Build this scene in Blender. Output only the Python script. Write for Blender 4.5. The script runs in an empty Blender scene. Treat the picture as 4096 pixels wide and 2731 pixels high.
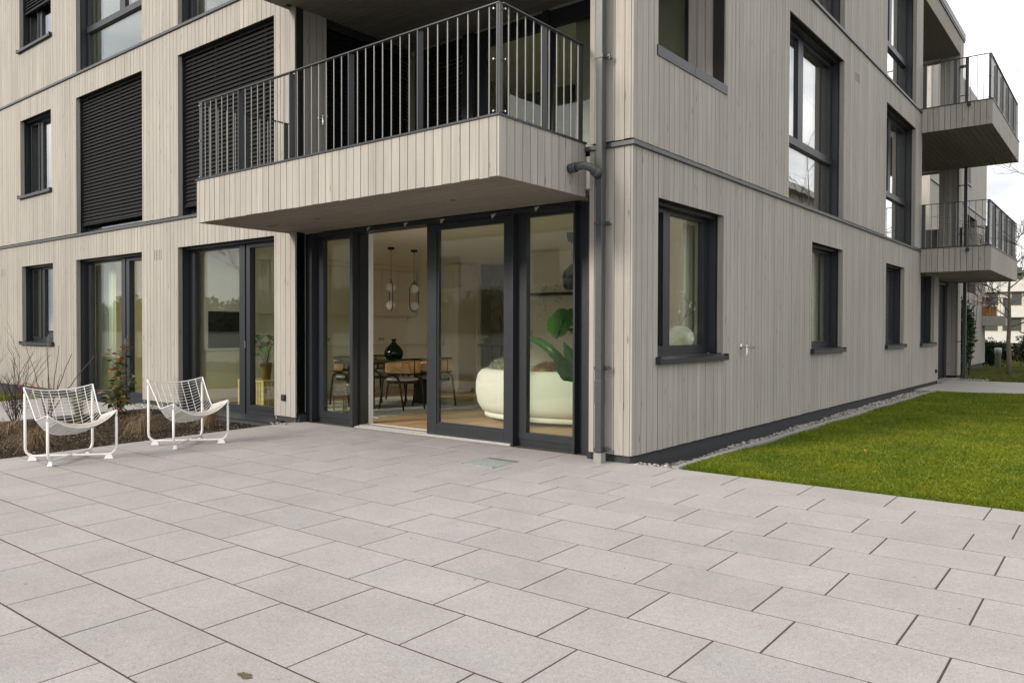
import bpy, math, random
import numpy as np
from mathutils import Vector, Matrix, Quaternion
random.seed(7); rng = np.random.default_rng(7)
rad = math.radians
sc = bpy.context.scene
COL = sc.collection

# ------------------------------------------------------------------ camera, sky, sun, exposure
RC = np.array([[0.7824858795900498, 0.6226623603110719, 0.002726406798501682],
               [0.01122206586505619, -0.009724374343427275, -0.9998897448125713],
               [-0.62256719595551, 0.7824302023794031, -0.014596743630681804]])
CAM = np.array([3.734665822017271, -6.527587982396437, 1.2794724437005027])
FPX = 27.453174457015052 / 36 * 4096
cd = bpy.data.cameras.new("camera"); cam = bpy.data.objects.new("camera", cd); COL.objects.link(cam)
cd.sensor_width = 36; cd.lens = 27.453174457015052; cd.clip_start = 0.05; cd.clip_end = 600
M = Matrix.Identity(4)
for i in range(3):
    M[i][0] = RC[0][i]; M[i][1] = -RC[1][i]; M[i][2] = -RC[2][i]; M[i][3] = CAM[i]
cam.matrix_world = M
sc.camera = cam

SUN_DIR = Vector((-0.30, -0.83, 0.39)).normalized()
sun_el = math.asin(SUN_DIR.z); sun_rot = math.atan2(SUN_DIR.x, SUN_DIR.y)
w = bpy.data.worlds.new("World"); sc.world = w; w.use_nodes = True
nt = w.node_tree; nt.nodes.clear()
def N(t, nt_, **k):
    n = nt_.nodes.new(t)
    for a, b in k.items(): setattr(n, a, b)
    return n
wo = N('ShaderNodeOutputWorld', nt); bg = N('ShaderNodeBackground', nt); sky = N('ShaderNodeTexSky', nt)
sky.sky_type = 'NISHITA'; sky.sun_disc = False; sky.sun_elevation = sun_el; sky.sun_rotation = sun_rot
sky.air_density = 1.2; sky.dust_density = 2.0
tc = N('ShaderNodeTexCoord', nt)
mp = N('ShaderNodeMapping', nt); mp.inputs['Scale'].default_value = (1, 1, 2.6); mp.inputs['Location'].default_value = (3.1, 1.7, 0.4)
n1 = N('ShaderNodeTexNoise', nt); n1.inputs['Scale'].default_value = 1.6; n1.inputs['Detail'].default_value = 7; n1.inputs['Roughness'].default_value = .55
n2 = N('ShaderNodeTexNoise', nt); n2.inputs['Scale'].default_value = 2.7; n2.inputs['Detail'].default_value = 5
r1 = N('ShaderNodeValToRGB', nt); r1.color_ramp.elements[0].position = .34; r1.color_ramp.elements[1].position = .5
r1.color_ramp.elements[0].color = (.55, .55, .55, 1); r1.color_ramp.elements[1].color = (1, 1, 1, 1)
r2 = N('ShaderNodeValToRGB', nt); r2.color_ramp.elements[0].position = .38; r2.color_ramp.elements[1].position = .60
r2.color_ramp.elements[0].color = (5.6, 5.8, 6.2, 1); r2.color_ramp.elements[1].color = (12.6, 12.3, 11.9, 1)
mx = N('ShaderNodeMixRGB', nt)
L = nt.links.new
L(tc.outputs['Generated'], mp.inputs['Vector']); L(mp.outputs[0], n1.inputs['Vector']); L(mp.outputs[0], n2.inputs['Vector'])
L(n1.outputs['Fac'], r1.inputs[0]); L(n2.outputs['Fac'], r2.inputs[0])
L(r1.outputs[0], mx.inputs[0]); L(sky.outputs[0], mx.inputs[1]); L(r2.outputs[0], mx.inputs[2])
L(mx.outputs[0], bg.inputs['Color']); bg.inputs['Strength'].default_value = 0.1
L(bg.outputs[0], wo.inputs['Surface'])

sd = bpy.data.lights.new("sun", 'SUN'); sd.energy = 2.3; sd.angle = rad(13); sd.color = (1.0, .91, .80)
so = bpy.data.objects.new("sun", sd); COL.objects.link(so); so.rotation_euler = SUN_DIR.to_track_quat('Z', 'Y').to_euler()
so.location = (-10, -16, 12)
sc.view_settings.view_transform = 'Standard'; sc.view_settings.look = 'None'
sc.view_settings.exposure = 0.66; sc.view_settings.gamma = 1.0; sc.view_settings.use_curve_mapping = False
sc.cycles.max_bounces = 18; sc.cycles.diffuse_bounces = 12; sc.cycles.glossy_bounces = 4
sc.cycles.transparent_max_bounces = 24; sc.cycles.use_denoising = True
sc.cycles.caustics_reflective = False; sc.cycles.caustics_refractive = False

# ------------------------------------------------------------------ materials
def new_mat(name):
    m = bpy.data.materials.new(name); m.use_nodes = True; m.node_tree.nodes.clear()
    return m, m.node_tree
def finish(nt, sh):
    o = N('ShaderNodeOutputMaterial', nt); nt.links.new(sh, o.inputs['Surface'])
def bsdf(nt, rough=.6, metal=0.0, spec=.5):
    b = N('ShaderNodeBsdfPrincipled', nt)
    b.inputs['Roughness'].default_value = rough; b.inputs['Metallic'].default_value = metal
    b.inputs['Specular IOR Level'].default_value = spec
    return b
def math_(nt, op, a, b=None, c=None, clamp=False):
    n = N('ShaderNodeMath', nt, operation=op); n.use_clamp = clamp
    for i, v in enumerate((a, b, c)):
        if v is None: continue
        if isinstance(v, (int, float)): n.inputs[i].default_value = v
        else: nt.links.new(v, n.inputs[i])
    return n.outputs[0]
def rnd_out(nt):
    oi = N('ShaderNodeObjectInfo', nt); ge = N('ShaderNodeNewGeometry', nt)
    s = math_(nt, 'ADD', oi.outputs['Random'], ge.outputs['Random Per Island'])
    return math_(nt, 'FRACT', s), ge
def noise(nt, vec, scale, detail=4, rough=.55):
    n = N('ShaderNodeTexNoise', nt); n.inputs['Scale'].default_value = scale
    n.inputs['Detail'].default_value = detail; n.inputs['Roughness'].default_value = rough
    nt.links.new(vec, n.inputs['Vector']); return n.outputs['Fac']
def mapping(nt, vec, scale):
    m = N('ShaderNodeMapping', nt); m.inputs['Scale'].default_value = scale; nt.links.new(vec, m.inputs['Vector']); return m.outputs[0]
def ramp(nt, fac, stops):
    r = N('ShaderNodeValToRGB', nt); e = r.color_ramp.elements
    while len(e) < len(stops): e.new(.5)
    for el, (p, c) in zip(e, stops):
        el.position = p; el.color = (*c, 1) if len(c) == 3 else c
    nt.links.new(fac, r.inputs[0]); return r.outputs[0]
def mul(nt, c1, c2, fac=1.0, mode='MULTIPLY'):
    n = N('ShaderNodeMixRGB', nt, blend_type=mode); n.inputs[0].default_value = fac
    for i, v in ((1, c1), (2, c2)):
        if isinstance(v, tuple): n.inputs[i].default_value = (*v, 1)
        else: nt.links.new(v, n.inputs[i])
    return n.outputs[0]
def bump(nt, h, strength, dist, b):
    n = N('ShaderNodeBump', nt); n.inputs['Strength'].default_value = strength; n.inputs['Distance'].default_value = dist
    nt.links.new(h, n.inputs['Height']); nt.links.new(n.outputs[0], b.inputs['Normal'])
def g3(v): return (v, v, v)

def wood_mat(name, col, axis='Z', rough=.78, var=.07, streak=.4, knots=True):
    m, nt = new_mat(name)
    r, ge = rnd_out(nt)
    pos = ge.outputs['Position']
    off = N('ShaderNodeVectorMath', nt, operation='ADD')
    cx = N('ShaderNodeCombineXYZ', nt)
    for i in range(3): nt.links.new(math_(nt, 'MULTIPLY', r, (13.7, 7.3, 29.1)[i]), cx.inputs[i])
    nt.links.new(pos, off.inputs[0]); nt.links.new(cx.outputs[0], off.inputs[1])
    v = off.outputs[0]
    sA = {'Z': (70, 70, 1.6), 'X': (1.6, 70, 70), 'Y': (70, 1.6, 70)}[axis]
    sB = {'Z': (9, 9, .9), 'X': (.9, 9, 9), 'Y': (9, .9, 9)}[axis]
    sK = {'Z': (11, 11, 2.2), 'X': (2.2, 11, 11), 'Y': (11, 2.2, 11)}[axis]
    f1 = noise(nt, mapping(nt, v, sA), 1.0, 5, .6)
    f2 = noise(nt, mapping(nt, v, sB), 1.0, 4, .6)
    c = ramp(nt, f1, [(.25, tuple(x * .82 for x in col)), (.75, tuple(x * 1.12 for x in col))])
    c = mul(nt, c, ramp(nt, f2, [(.3, g3(.80)), (.62, g3(1.08))]), streak, 'MULTIPLY')
    c = mul(nt, c, ramp(nt, r, [(0, (1 - var, 1 - var * 1.02, 1 - var * .95)), (1, (1 + var, 1 + var * .96, 1 + var * .88))]))
    f3 = noise(nt, mapping(nt, v, {'Z': (26, 26, .45), 'X': (.45, 26, 26), 'Y': (26, .45, 26)}[axis]), 1.0, 4, .6)
    c = mul(nt, c, ramp(nt, f3, [(.56, g3(1.0)), (.70, (.84, .835, .83))]), .8)
    f6 = noise(nt, pos, .55, 5, .6)
    c = mul(nt, c, ramp(nt, f6, [(.32, (.93, .935, .94)), (.66, (1.05, 1.045, 1.03))]))
    if knots:
        vo = N('ShaderNodeTexVoronoi', nt); vo.inputs['Scale'].default_value = 1.0
        nt.links.new(mapping(nt, v, sK), vo.inputs['Vector'])
        c = mul(nt, c, ramp(nt, vo.outputs['Distance'], [(.05, (.50, .46, .40)), (.12, g3(1.0))]), .9)
    b = bsdf(nt, rough, spec=.25); nt.links.new(c, b.inputs['Base Color'])
    saw = noise(nt, mapping(nt, v, {'Z': (3, 3, 160), 'X': (160, 3, 3), 'Y': (3, 160, 3)}[axis]), 1.0, 2)
    bump(nt, math_(nt, 'ADD', f1, math_(nt, 'MULTIPLY', saw, .6)), .35, .002, b)
    finish(nt, b.outputs[0]); return m

def paint_mat(name, col, rough=.4, metal=0, spec=.5, nscale=30, nvar=.08, bumpy=0.0, var=0.0):
    m, nt = new_mat(name)
    r, ge = rnd_out(nt)
    f = noise(nt, ge.outputs['Position'], nscale, 4)
    c = ramp(nt, f, [(.3, tuple(x * (1 - nvar) for x in col)), (.7, tuple(min(1, x * (1 + nvar)) for x in col))])
    if var: c = mul(nt, c, ramp(nt, r, [(0, g3(1 - var)), (1, g3(1 + var))]))
    b = bsdf(nt, rough, metal, spec); nt.links.new(c, b.inputs['Base Color'])
    nt.links.new(math_(nt, 'MULTIPLY_ADD', f, .2, rough - .1), b.inputs['Roughness'])
    if bumpy: bump(nt, f, bumpy, .003, b)
    finish(nt, b.outputs[0]); return m

def glass_mat(name, tint, rough=0.0, k=1.6):
    m, nt = new_mat(name)
    ge = N('ShaderNodeNewGeometry', nt)
    d = N('ShaderNodeVectorMath', nt, operation='DOT_PRODUCT'); nt.links.new(ge.outputs['Normal'], d.inputs[0]); nt.links.new(ge.outputs['Incoming'], d.inputs[1])
    cth = math_(nt, 'ABSOLUTE', d.outputs['Value'])
    p = math_(nt, 'POWER', math_(nt, 'SUBTRACT', 1.0, cth, clamp=True), 5.0)
    F = math_(nt, 'MULTIPLY_ADD', p, .957, .038)
    refl = math_(nt, 'SUBTRACT', 1.0, math_(nt, 'POWER', math_(nt, 'SUBTRACT', 1.0, F), k))
    t = N('ShaderNodeBsdfTransparent', nt); t.inputs[0].default_value = (*tint, 1)
    g = N('ShaderNodeBsdfGlossy', nt); g.inputs['Roughness'].default_value = rough; g.inputs['Color'].default_value = (1, 1, 1, 1)
    wv = noise(nt, mapping(nt, ge.outputs['Position'], (1.1, 1.1, .8)), 1.0, 2)
    bn = N('ShaderNodeBump', nt); bn.inputs['Strength'].default_value = .06; bn.inputs['Distance'].default_value = .02
    nt.links.new(wv, bn.inputs['Height']); nt.links.new(bn.outputs[0], g.inputs['Normal'])
    mxs = N('ShaderNodeMixShader', nt); nt.links.new(refl, mxs.inputs[0]); nt.links.new(t.outputs[0], mxs.inputs[1]); nt.links.new(g.outputs[0], mxs.inputs[2])
    finish(nt, mxs.outputs[0]); return m

def slab_mat(name, col):
    m, nt = new_mat(name)
    r, ge = rnd_out(nt); pos = ge.outputs['Position']
    vo = N('ShaderNodeTexVoronoi', nt); vo.inputs['Scale'].default_value = 210; nt.links.new(pos, vo.inputs['Vector'])
    sp = N('ShaderNodeSeparateColor', nt); nt.links.new(vo.outputs['Color'], sp.inputs[0])
    c = ramp(nt, sp.outputs[0], [(0, tuple(x * .70 for x in col)), (.14, tuple(x * .93 for x in col)), (.84, tuple(x * 1.04 for x in col)), (1, tuple(x * 1.22 for x in col))])
    f2 = noise(nt, pos, 2.3, 5); f3 = noise(nt, pos, 34, 3)
    c = mul(nt, c, ramp(nt, f2, [(.3, (.93, .93, .935)), (.7, (1.05, 1.04, 1.02))]))
    c = mul(nt, c, ramp(nt, f3, [(.3, g3(.95)), (.7, g3(1.04))]))
    c = mul(nt, c, ramp(nt, r, [(0, (.96, .96, .96)), (.5, (1, .996, .992)), (1, (1.035, 1.035, 1.035))]))
    f4 = noise(nt, pos, .9, 6, .65); f5 = noise(nt, pos, 7.5, 5, .7)
    c = mul(nt, c, ramp(nt, f4, [(.42, (1, 1, 1)), (.60, (.955, .94, .92)), (.70, (1.0, .99, .975))]))
    c = mul(nt, c, ramp(nt, f5, [(.60, g3(1)), (.72, (.90, .885, .86))]), .55)
    b = bsdf(nt, .85, spec=.3); nt.links.new(c, b.inputs['Base Color'])
    bump(nt, vo.outputs['Distance'], .25, .0015, b)
    finish(nt, b.outputs[0]); return m

def leaf_mat(name, stops, rough=.5, trans=.25, patch=None):
    m, nt = new_mat(name)
    r, ge = rnd_out(nt)
    c = ramp(nt, r, stops)
    if patch:
        f = noise(nt, ge.outputs['Position'], patch[0], 4)
        c = mul(nt, c, ramp(nt, f, [(.35, patch[1]), (.65, patch[2])]))
    b = bsdf(nt, rough, spec=.35); nt.links.new(c, b.inputs['Base Color'])
    t = N('ShaderNodeBsdfTranslucent', nt); nt.links.new(c, t.inputs[0])
    mxs = N('ShaderNodeMixShader', nt); mxs.inputs[0].default_value = trans
    nt.links.new(b.outputs[0], mxs.inputs[1]); nt.links.new(t.outputs[0], mxs.inputs[2])
    finish(nt, mxs.outputs[0]); return m

def cane_mat(name, col):
    m, nt = new_mat(name)
    tcn = N('ShaderNodeUVMap', nt)
    ck = N('ShaderNodeTexVoronoi', nt); ck.inputs['Scale'].default_value = 26; ck.inputs['Randomness'].default_value = 0.0
    nt.links.new(mapping(nt, tcn.outputs[0], (2.4, 1, 1)), ck.inputs['Vector'])
    hole = math_(nt, 'LESS_THAN', ck.outputs['Distance'], .27)
    f = noise(nt, mapping(nt, tcn.outputs[0], (200, 60, 1)), 1.0, 2)
    b = bsdf(nt, .6); nt.links.new(ramp(nt, f, [(.3, tuple(x * .8 for x in col)), (.7, tuple(x * 1.15 for x in col))]), b.inputs['Base Color'])
    t = N('ShaderNodeBsdfTransparent', nt); mxs = N('ShaderNodeMixShader', nt)
    nt.links.new(hole, mxs.inputs[0]); nt.links.new(b.outputs[0], mxs.inputs[1]); nt.links.new(t.outputs[0], mxs.inputs[2])
    finish(nt, mxs.outputs[0]); return m

def soil_mat(name):
    m, nt = new_mat(name)
    ge = N('ShaderNodeNewGeometry', nt)
    f = noise(nt, ge.outputs['Position'], 55, 6, .7); f2 = noise(nt, ge.outputs['Position'], 4, 3)
    c = ramp(nt, f, [(.3, (.018, .013, .009)), (.55, (.05, .037, .025)), (.8, (.12, .092, .064))])
    c = mul(nt, c, ramp(nt, f2, [(.3, g3(.75)), (.7, g3(1.2))]))
    b = bsdf(nt, .95, spec=.1); nt.links.new(c, b.inputs['Base Color']); bump(nt, f, .8, .02, b)
    finish(nt, b.outputs[0]); return m

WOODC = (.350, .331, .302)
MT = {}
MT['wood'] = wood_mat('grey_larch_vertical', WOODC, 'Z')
SOFFIT_SHADE_C = (.25, .228, .19)  # same larch as the walls, darkened to paint in the soffit shade
MT['wood_x'] = wood_mat('shade_toned_larch_along_x', SOFFIT_SHADE_C, 'X')
MT['wood_y'] = wood_mat('shade_toned_larch_along_y', SOFFIT_SHADE_C, 'Y')
MT['backing'] = paint_mat('facade_membrane', (.012, .011, .011), .9)
MT['frame'] = paint_mat('anthracite_powder_coat', (.018, .021, .026), .38, nvar=.05)
MT['flash'] = paint_mat('grey_sheet_metal', (.047, .052, .055), .38, nvar=.05)
MT['rail'] = paint_mat('railing_grey_steel', (.040, .044, .049), .36, nvar=.06)
MT['baluster'] = paint_mat('baluster_steel_lit_tone', (.20, .20, .195), .35, nvar=.06)  # railing steel made paler: light caught by the round bars is in the colour
MT['slat'] = paint_mat('blind_slat_black', (.008, .009, .009), .65, spec=.18)
MT['plinth'] = paint_mat('plinth_render', (.036, .038, .042), .9, nscale=90, nvar=.25, bumpy=.3)
MT['glass'] = glass_mat('window_glass', (.93, .965, .905))
MT['inner'] = paint_mat('interior_plaster', (.93, .885, .79), .8, nvar=.02)
MT['inner_dark'] = paint_mat('interior_dark_plaster', (.28, .27, .24), .8, nvar=.03)
MT['cabinet'] = paint_mat('cabinet_cream', (.88, .835, .72), .45, nvar=.01)
MT['slab'] = slab_mat('concrete_slab', (.368, .356, .346))
MT['joint'] = paint_mat('joint_sand', (.062, .048, .031), .95, nscale=170, nvar=.5, bumpy=.5)
MT['concrete'] = paint_mat('edging_concrete', (.25, .246, .235), .85, nscale=60, nvar=.12)
MT['moss'] = paint_mat('dry_moss', (.11, .088, .05), .95, nscale=150, nvar=.5, bumpy=.6)
MT['glass_up'] = glass_mat('upper_window_glass', (.86, .90, .85), k=3.3)
MT['soil'] = soil_mat('bark_soil')
MT['chip'] = leaf_mat('bark_chip', [(0, (.03, .022, .015)), (.6, (.075, .055, .036)), (.85, (.16, .125, .085)), (1, (.36, .31, .235))], .9, 0)
MT['pebble'] = leaf_mat('pebble', [(0, (.13, .118, .105)), (.35, (.25, .235, .21)), (.7, (.35, .325, .29)), (1, (.46, .44, .40))], .75, 0)
MT['lawn_soil'] = paint_mat('lawn_soil', (.05, .056, .014), 1.0, spec=0.0, nscale=40, nvar=.5)
MT['grass'] = leaf_mat('grass_blade', [(0, (.092, .148, .006)), (.5, (.145, .205, .008)), (.82, (.23, .245, .012)), (1, (.34, .30, .07))], .55, .4,
                       (1.3, (.70, .84, .75), (1.18, 1.12, 1.0)))
MT['grass_far'] = leaf_mat('grass_far', [(0, (.07, .085, .014)), (1, (.14, .145, .03))], .6, .2, (.9, g3(.8), g3(1.2)))
MT['white'] = paint_mat('white_powder_coat', (.72, .72, .70), .35, nvar=.02)
MT['canvas'] = paint_mat('cream_canvas', (.50, .455, .39), .9, nscale=160, nvar=.08, bumpy=.2)
MT['black'] = paint_mat('black_ash', (.012, .011, .010), .4, nvar=.2)
MT['seatpad'] = paint_mat('taupe_fabric', (.46, .42, .36), .95, nscale=200, nvar=.1, bumpy=.2)
MT['cane'] = cane_mat('woven_cane', (.50, .30, .13))
MT['oak'] = wood_mat('oak_floor', (.52, .345, .20), 'Y', .4, .12, .5, True)
MT['bench'] = wood_mat('pale_ash_wood', (.60, .47, .24), 'Z', .5, .05, .3, False)
MT['rug'] = paint_mat('rug_wool', (.56, .56, .51), .98, nscale=16, nvar=.30, bumpy=.4)
MT['runner'] = paint_mat('runner_wool', (.50, .48, .43), .98, nscale=45, nvar=.45, bumpy=.4)
MT['boucle'] = paint_mat('cream_boucle', (.72, .72, .695), .98, nscale=220, nvar=.08, bumpy=.6)
MT['fur_tan'] = leaf_mat('tan_fur', [(0, (.24, .15, .06)), (1, (.58, .42, .22))], .9, .1)
MT['fur_grey'] = leaf_mat('pale_fur', [(0, (.35, .36, .26)), (1, (.75, .76, .62))], .9, .1)
MT['leaf'] = leaf_mat('houseplant_leaf', [(0, (.03, .10, .018)), (1, (.06, .19, .03))], .35, .2)
MT['chrome'] = paint_mat('chrome', (.75, .75, .74), .15, 1.0)
MT['alu'] = paint_mat('aluminium', (.62, .61, .58), .4, .6)
MT['galv'] = paint_mat('galvanised_steel', (.36, .39, .39), .5, .2, nscale=25, nvar=.12)
MT['brass'] = paint_mat('brass', (.62, .50, .26), .25, 1.0)
MT['globe'] = paint_mat('opal_glass', (.85, .84, .78), .2, nvar=.01)
MT['basket'] = wood_mat('seagrass_weave', (.24, .15, .06), 'X', .8, .2, .9, False)
MT['ceramic'] = paint_mat('cream_ceramic', (.62, .59, .44), .3)
MT['stone_vase'] = paint_mat('pale_stoneware', (.50, .52, .46), .7, nscale=14, nvar=.18, bumpy=.3)
MT['bottle'] = glass_mat('green_bottle_glass', (.05, .22, .14), k=1.0)
MT['lampglass'] = glass_mat('blue_lamp_glass', (.30, .32, .42), k=1.0)
MT['clear'] = glass_mat('clear_glass', (.93, .95, .93), k=1.0)
MT['curtain'] = paint_mat('sheer_curtain', (.60, .60, .52), .95)
MT['twig'] = leaf_mat('twig_bark', [(0, (.026, .017, .014)), (1, (.085, .056, .042))], .8, 0)
MT['stem'] = leaf_mat('pale_stem', [(0, (.10, .062, .04)), (1, (.30, .235, .15))], .8, 0)
MT['photinia'] = leaf_mat('photinia_leaf', [(0, (.022, .05, .014)), (.5, (.05, .08, .02)), (.66, (.15, .11, .025)), (1, (.25, .095, .05))], .35, .15)
MT['photinia_red'] = leaf_mat('photinia_red_leaf', [(0, (.12, .03, .025)), (1, (.28, .06, .045))], .4, .2)
MT['dry'] = leaf_mat('dry_grass', [(0, (.12, .072, .038)), (.6, (.25, .175, .105)), (1, (.40, .32, .21))], .85, .2)
MT['green_blade'] = leaf_mat('green_tuft', [(0, (.09, .10, .03)), (1, (.26, .26, .10))], .7, .2)
MT['deadleaf'] = leaf_mat('dead_leaf', [(0, (.12, .055, .02)), (1, (.42, .26, .10))], .8, .1)
MT['hedge'] = leaf_mat('hedge_leaf', [(0, (.008, .020, .008)), (.7, (.022, .045, .014)), (1, (.06, .085, .025))], .5, .1, (.8, g3(.6), g3(1.3)))
MT['evergreen'] = leaf_mat('evergreen_leaf', [(0, (.010, .026, .010)), (.8, (.035, .065, .020)), (1, (.10, .13, .04))], .3, .1)
MT['gold'] = leaf_mat('golden_leaf', [(0, (.10, .07, .01)), (1, (.34, .24, .03))], .6, .2, (1.2, g3(.7), g3(1.3)))
MT['bark'] = wood_mat('tree_bark', (.16, .135, .10), 'Z', .9, .1, .8, False)
MT['render_white'] = paint_mat('white_render', (.48, .475, .455), .9, nscale=3, nvar=.05)
MT['render_grey'] = paint_mat('grey_render', (.36, .355, .34), .9, nscale=3, nvar=.06)
MT['dark_window'] = paint_mat('dark_window_void', (.05, .055, .05), .25)
MT['awning'] = paint_mat('grey_shutter', (.33, .30, .28), .8)
MT['cream_render'] = paint_mat('cream_render', (.42, .40, .33), .9, nscale=3, nvar=.05)
MT['pot_purple'] = paint_mat('purple_pot', (.12, .03, .14), .5)
MT['crate'] = wood_mat('orange_wood', (.40, .19, .05), 'Z', .7, .1, .4, False)
MT['red'] = paint_mat('red_plastic', (.50, .12, .07), .5)
MT['paper'] = paint_mat('torn_paper_tape', (.42, .41, .39), .9)
MT['socket'] = paint_mat('black_plastic', (.018, .018, .019), .5)
MT['roof_tile'] = paint_mat('brown_roof_tile', (.12, .065, .045), .9, nscale=8, nvar=.3)
MT['art'] = paint_mat('canvas_print', (.30, .285, .22), .9, nscale=5, nvar=.35)

# ------------------------------------------------------------------ mesh helpers
class MB:
    def __init__(s): s.v = []; s.f = []; s.uv = None
    def add(s, vs, fs):
        o = len(s.v); s.v.extend([tuple(map(float, p)) for p in vs]); s.f.extend([tuple(i + o for i in f) for f in fs]); return s
    def box(s, x0, y0, z0, x1, y1, z1):
        if x0 > x1: x0, x1 = x1, x0
        if y0 > y1: y0, y1 = y1, y0
        if z0 > z1: z0, z1 = z1, z0
        return s.add([(x0, y0, z0), (x1, y0, z0), (x1, y1, z0), (x0, y1, z0), (x0, y0, z1), (x1, y0, z1), (x1, y1, z1), (x0, y1, z1)],
                     [(0, 3, 2, 1), (4, 5, 6, 7), (0, 1, 5, 4), (1, 2, 6, 5), (2, 3, 7, 6), (3, 0, 4, 7)])
    def hexa(s, p): # 8 points, bottom 4 then top 4
        return s.add(p, [(0, 3, 2, 1), (4, 5, 6, 7), (0, 1, 5, 4), (1, 2, 6, 5), (2, 3, 7, 6), (3, 0, 4, 7)])
    def tube(s, pts, r, n=8, cap=True):
        pts = [Vector(p) for p in pts]; k = len(pts); rs = r if isinstance(r, (list, tuple)) else [r] * k
        t0 = (pts[1] - pts[0]).normalized()
        up = Vector((0, 0, 1)) if abs(t0.z) < .9 else Vector((1, 0, 0))
        nn = t0.cross(up).normalized(); vs = []; prev = t0
        for i, p in enumerate(pts):
            t = ((pts[min(i + 1, k - 1)] - pts[i]).normalized() + (pts[i] - pts[max(i - 1, 0)]).normalized())
            t = t.normalized() if t.length > 1e-6 else prev
            q = prev.rotation_difference(t); nn = (q @ nn).normalized(); prev = t
            bb = t.cross(nn)
            for j in range(n):
                a = 2 * math.pi * j / n
                vs.append(p + (nn * math.cos(a) + bb * math.sin(a)) * rs[i])
        fs = []
        for i in range(k - 1):
            for j in range(n):
                a = i * n + j; b = i * n + (j + 1) % n
                fs.append((a, b, b + n, a + n))
        if cap: fs.append(tuple(range(n - 1, -1, -1))); fs.append(tuple((k - 1) * n + j for j in range(n)))
        return s.add(vs, fs)
    def lathe(s, prof, c=(0, 0, 0), n=24, cap=True):
        vs = []; fs = []
        for (r, z) in prof:
            for j in range(n):
                a = 2 * math.pi * j / n; vs.append((c[0] + r * math.cos(a), c[1] + r * math.sin(a), c[2] + z))
        for i in range(len(prof) - 1):
            for j in range(n):
                a = i * n + j; b = i * n + (j + 1) % n; fs.append((a, b, b + n, a + n))
        if cap:
            fs.append(tuple(range(n - 1, -1, -1))); fs.append(tuple((len(prof) - 1) * n + j for j in range(n)))
        return s.add(vs, fs)
    def grid(s, fn, nu, nv, uv=False):
        vs = [fn(i / nu, j / nv) for i in range(nu + 1) for j in range(nv + 1)]
        fs = [(i * (nv + 1) + j, (i + 1) * (nv + 1) + j, (i + 1) * (nv + 1) + j + 1, i * (nv + 1) + j + 1) for i in range(nu) for j in range(nv)]
        if uv: s.uv = [(i / nu, j / nv) for i in range(nu + 1) for j in range(nv + 1)]
        return s.add(vs, fs)
    def mesh(s, name, smooth=False):
        me = bpy.data.meshes.new(name); me.from_pydata(s.v, [], s.f)
        if smooth: me.shade_smooth()
        if s.uv:
            ul = me.uv_layers.new(name='UVMap')
            for lp in me.loops: ul.data[lp.index].uv = s.uv[lp.vertex_index]
        me.update(); return me
    def build(s, name, mat, parent=None, loc=None, smooth=False, kind=None, bevel=0, thick=0):
        o = bpy.data.objects.new(name, s.mesh(name, smooth)); COL.objects.link(o)
        o.data.materials.append(MT[mat] if isinstance(mat, str) else mat)
        if parent is not None: o.parent = parent
        if loc is not None: o.location = loc
        if kind: o['kind'] = kind
        if thick:
            md = o.modifiers.new('solid', 'SOLIDIFY'); md.thickness = thick; md.offset = 0
        if bevel:
            md = o.modifiers.new('bevel', 'BEVEL'); md.width = bevel; md.segments = 2; md.limit_method = 'ANGLE'
        return o

def thing(name, label, cat, loc=(0, 0, 0), rz=0, group=None):
    o = bpy.data.objects.new(name, None); COL.objects.link(o); o.location = loc; o.rotation_euler = (0, 0, rz)
    o['label'] = label; o['category'] = cat
    if group: o['group'] = group
    o.empty_display_size = .1
    return o
def tag(o, label, cat, group=None):
    o['label'] = label; o['category'] = cat
    if group: o['group'] = group
    return o
def dup(root, loc, rz, label, group=None):
    r = root.copy(); COL.objects.link(r); r.location = loc; r.rotation_euler = (0, 0, rz); r['label'] = label
    if group: r['group'] = group
    for ch in list(root.children):
        c = ch.copy(); COL.objects.link(c); c.parent = r
        for g in list(ch.children):
            d = g.copy(); COL.objects.link(d); d.parent = c
    return r
def np_mesh(name, verts, faces, mat, parent=None, kind=None, smooth=False):
    """verts (n,3) array, faces (m,k) array"""
    me = bpy.data.meshes.new(name); nf, k = faces.shape
    me.vertices.add(len(verts)); me.vertices.foreach_set('co', verts.astype(np.float32).ravel())
    me.loops.add(nf * k); me.loops.foreach_set('vertex_index', faces.astype(np.int32).ravel())
    me.polygons.add(nf); me.polygons.foreach_set('loop_start', np.arange(0, nf * k, k, dtype=np.int32))
    me.polygons.foreach_set('loop_total', np.full(nf, k, dtype=np.int32))
    me.update(calc_edges=True)
    if smooth: me.shade_smooth()
    o = bpy.data.objects.new(name, me); COL.objects.link(o); me.materials.append(MT[mat])
    if parent is not None: o.parent = parent
    if kind: o['kind'] = kind
    return o
def leaf_quads(P, D, size, width, curl=.15):
    """one bent leaf (4-point rhombus, 2 tris->2 quads) per row: base P, direction D (unit), length size, width"""
    n = len(P); D = D / np.linalg.norm(D, axis=1, keepdims=True)
    A = rng.normal(size=(n, 3)); S = np.cross(D, A); S /= np.linalg.norm(S, axis=1, keepdims=True)
    Nn = np.cross(S, D)
    sz = np.asarray(size).reshape(-1, 1) * np.ones((n, 1)); wd = np.asarray(width).reshape(-1, 1) * np.ones((n, 1))
    v0 = P; v1 = P + D * sz * .45 + S * wd * .5 + Nn * sz * curl * .4; v2 = P + D * sz - Nn * sz * curl * .3; v3 = P + D * sz * .45 - S * wd * .5 + Nn * sz * curl * .4
    V = np.stack([v0, v1, v2, v3], 1).reshape(-1, 3)
    b = np.arange(n)[:, None] * 4
    F = np.concatenate([b + np.array([[0, 1, 2]]), b + np.array([[0, 2, 3]])], 0)
    return V, F
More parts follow.
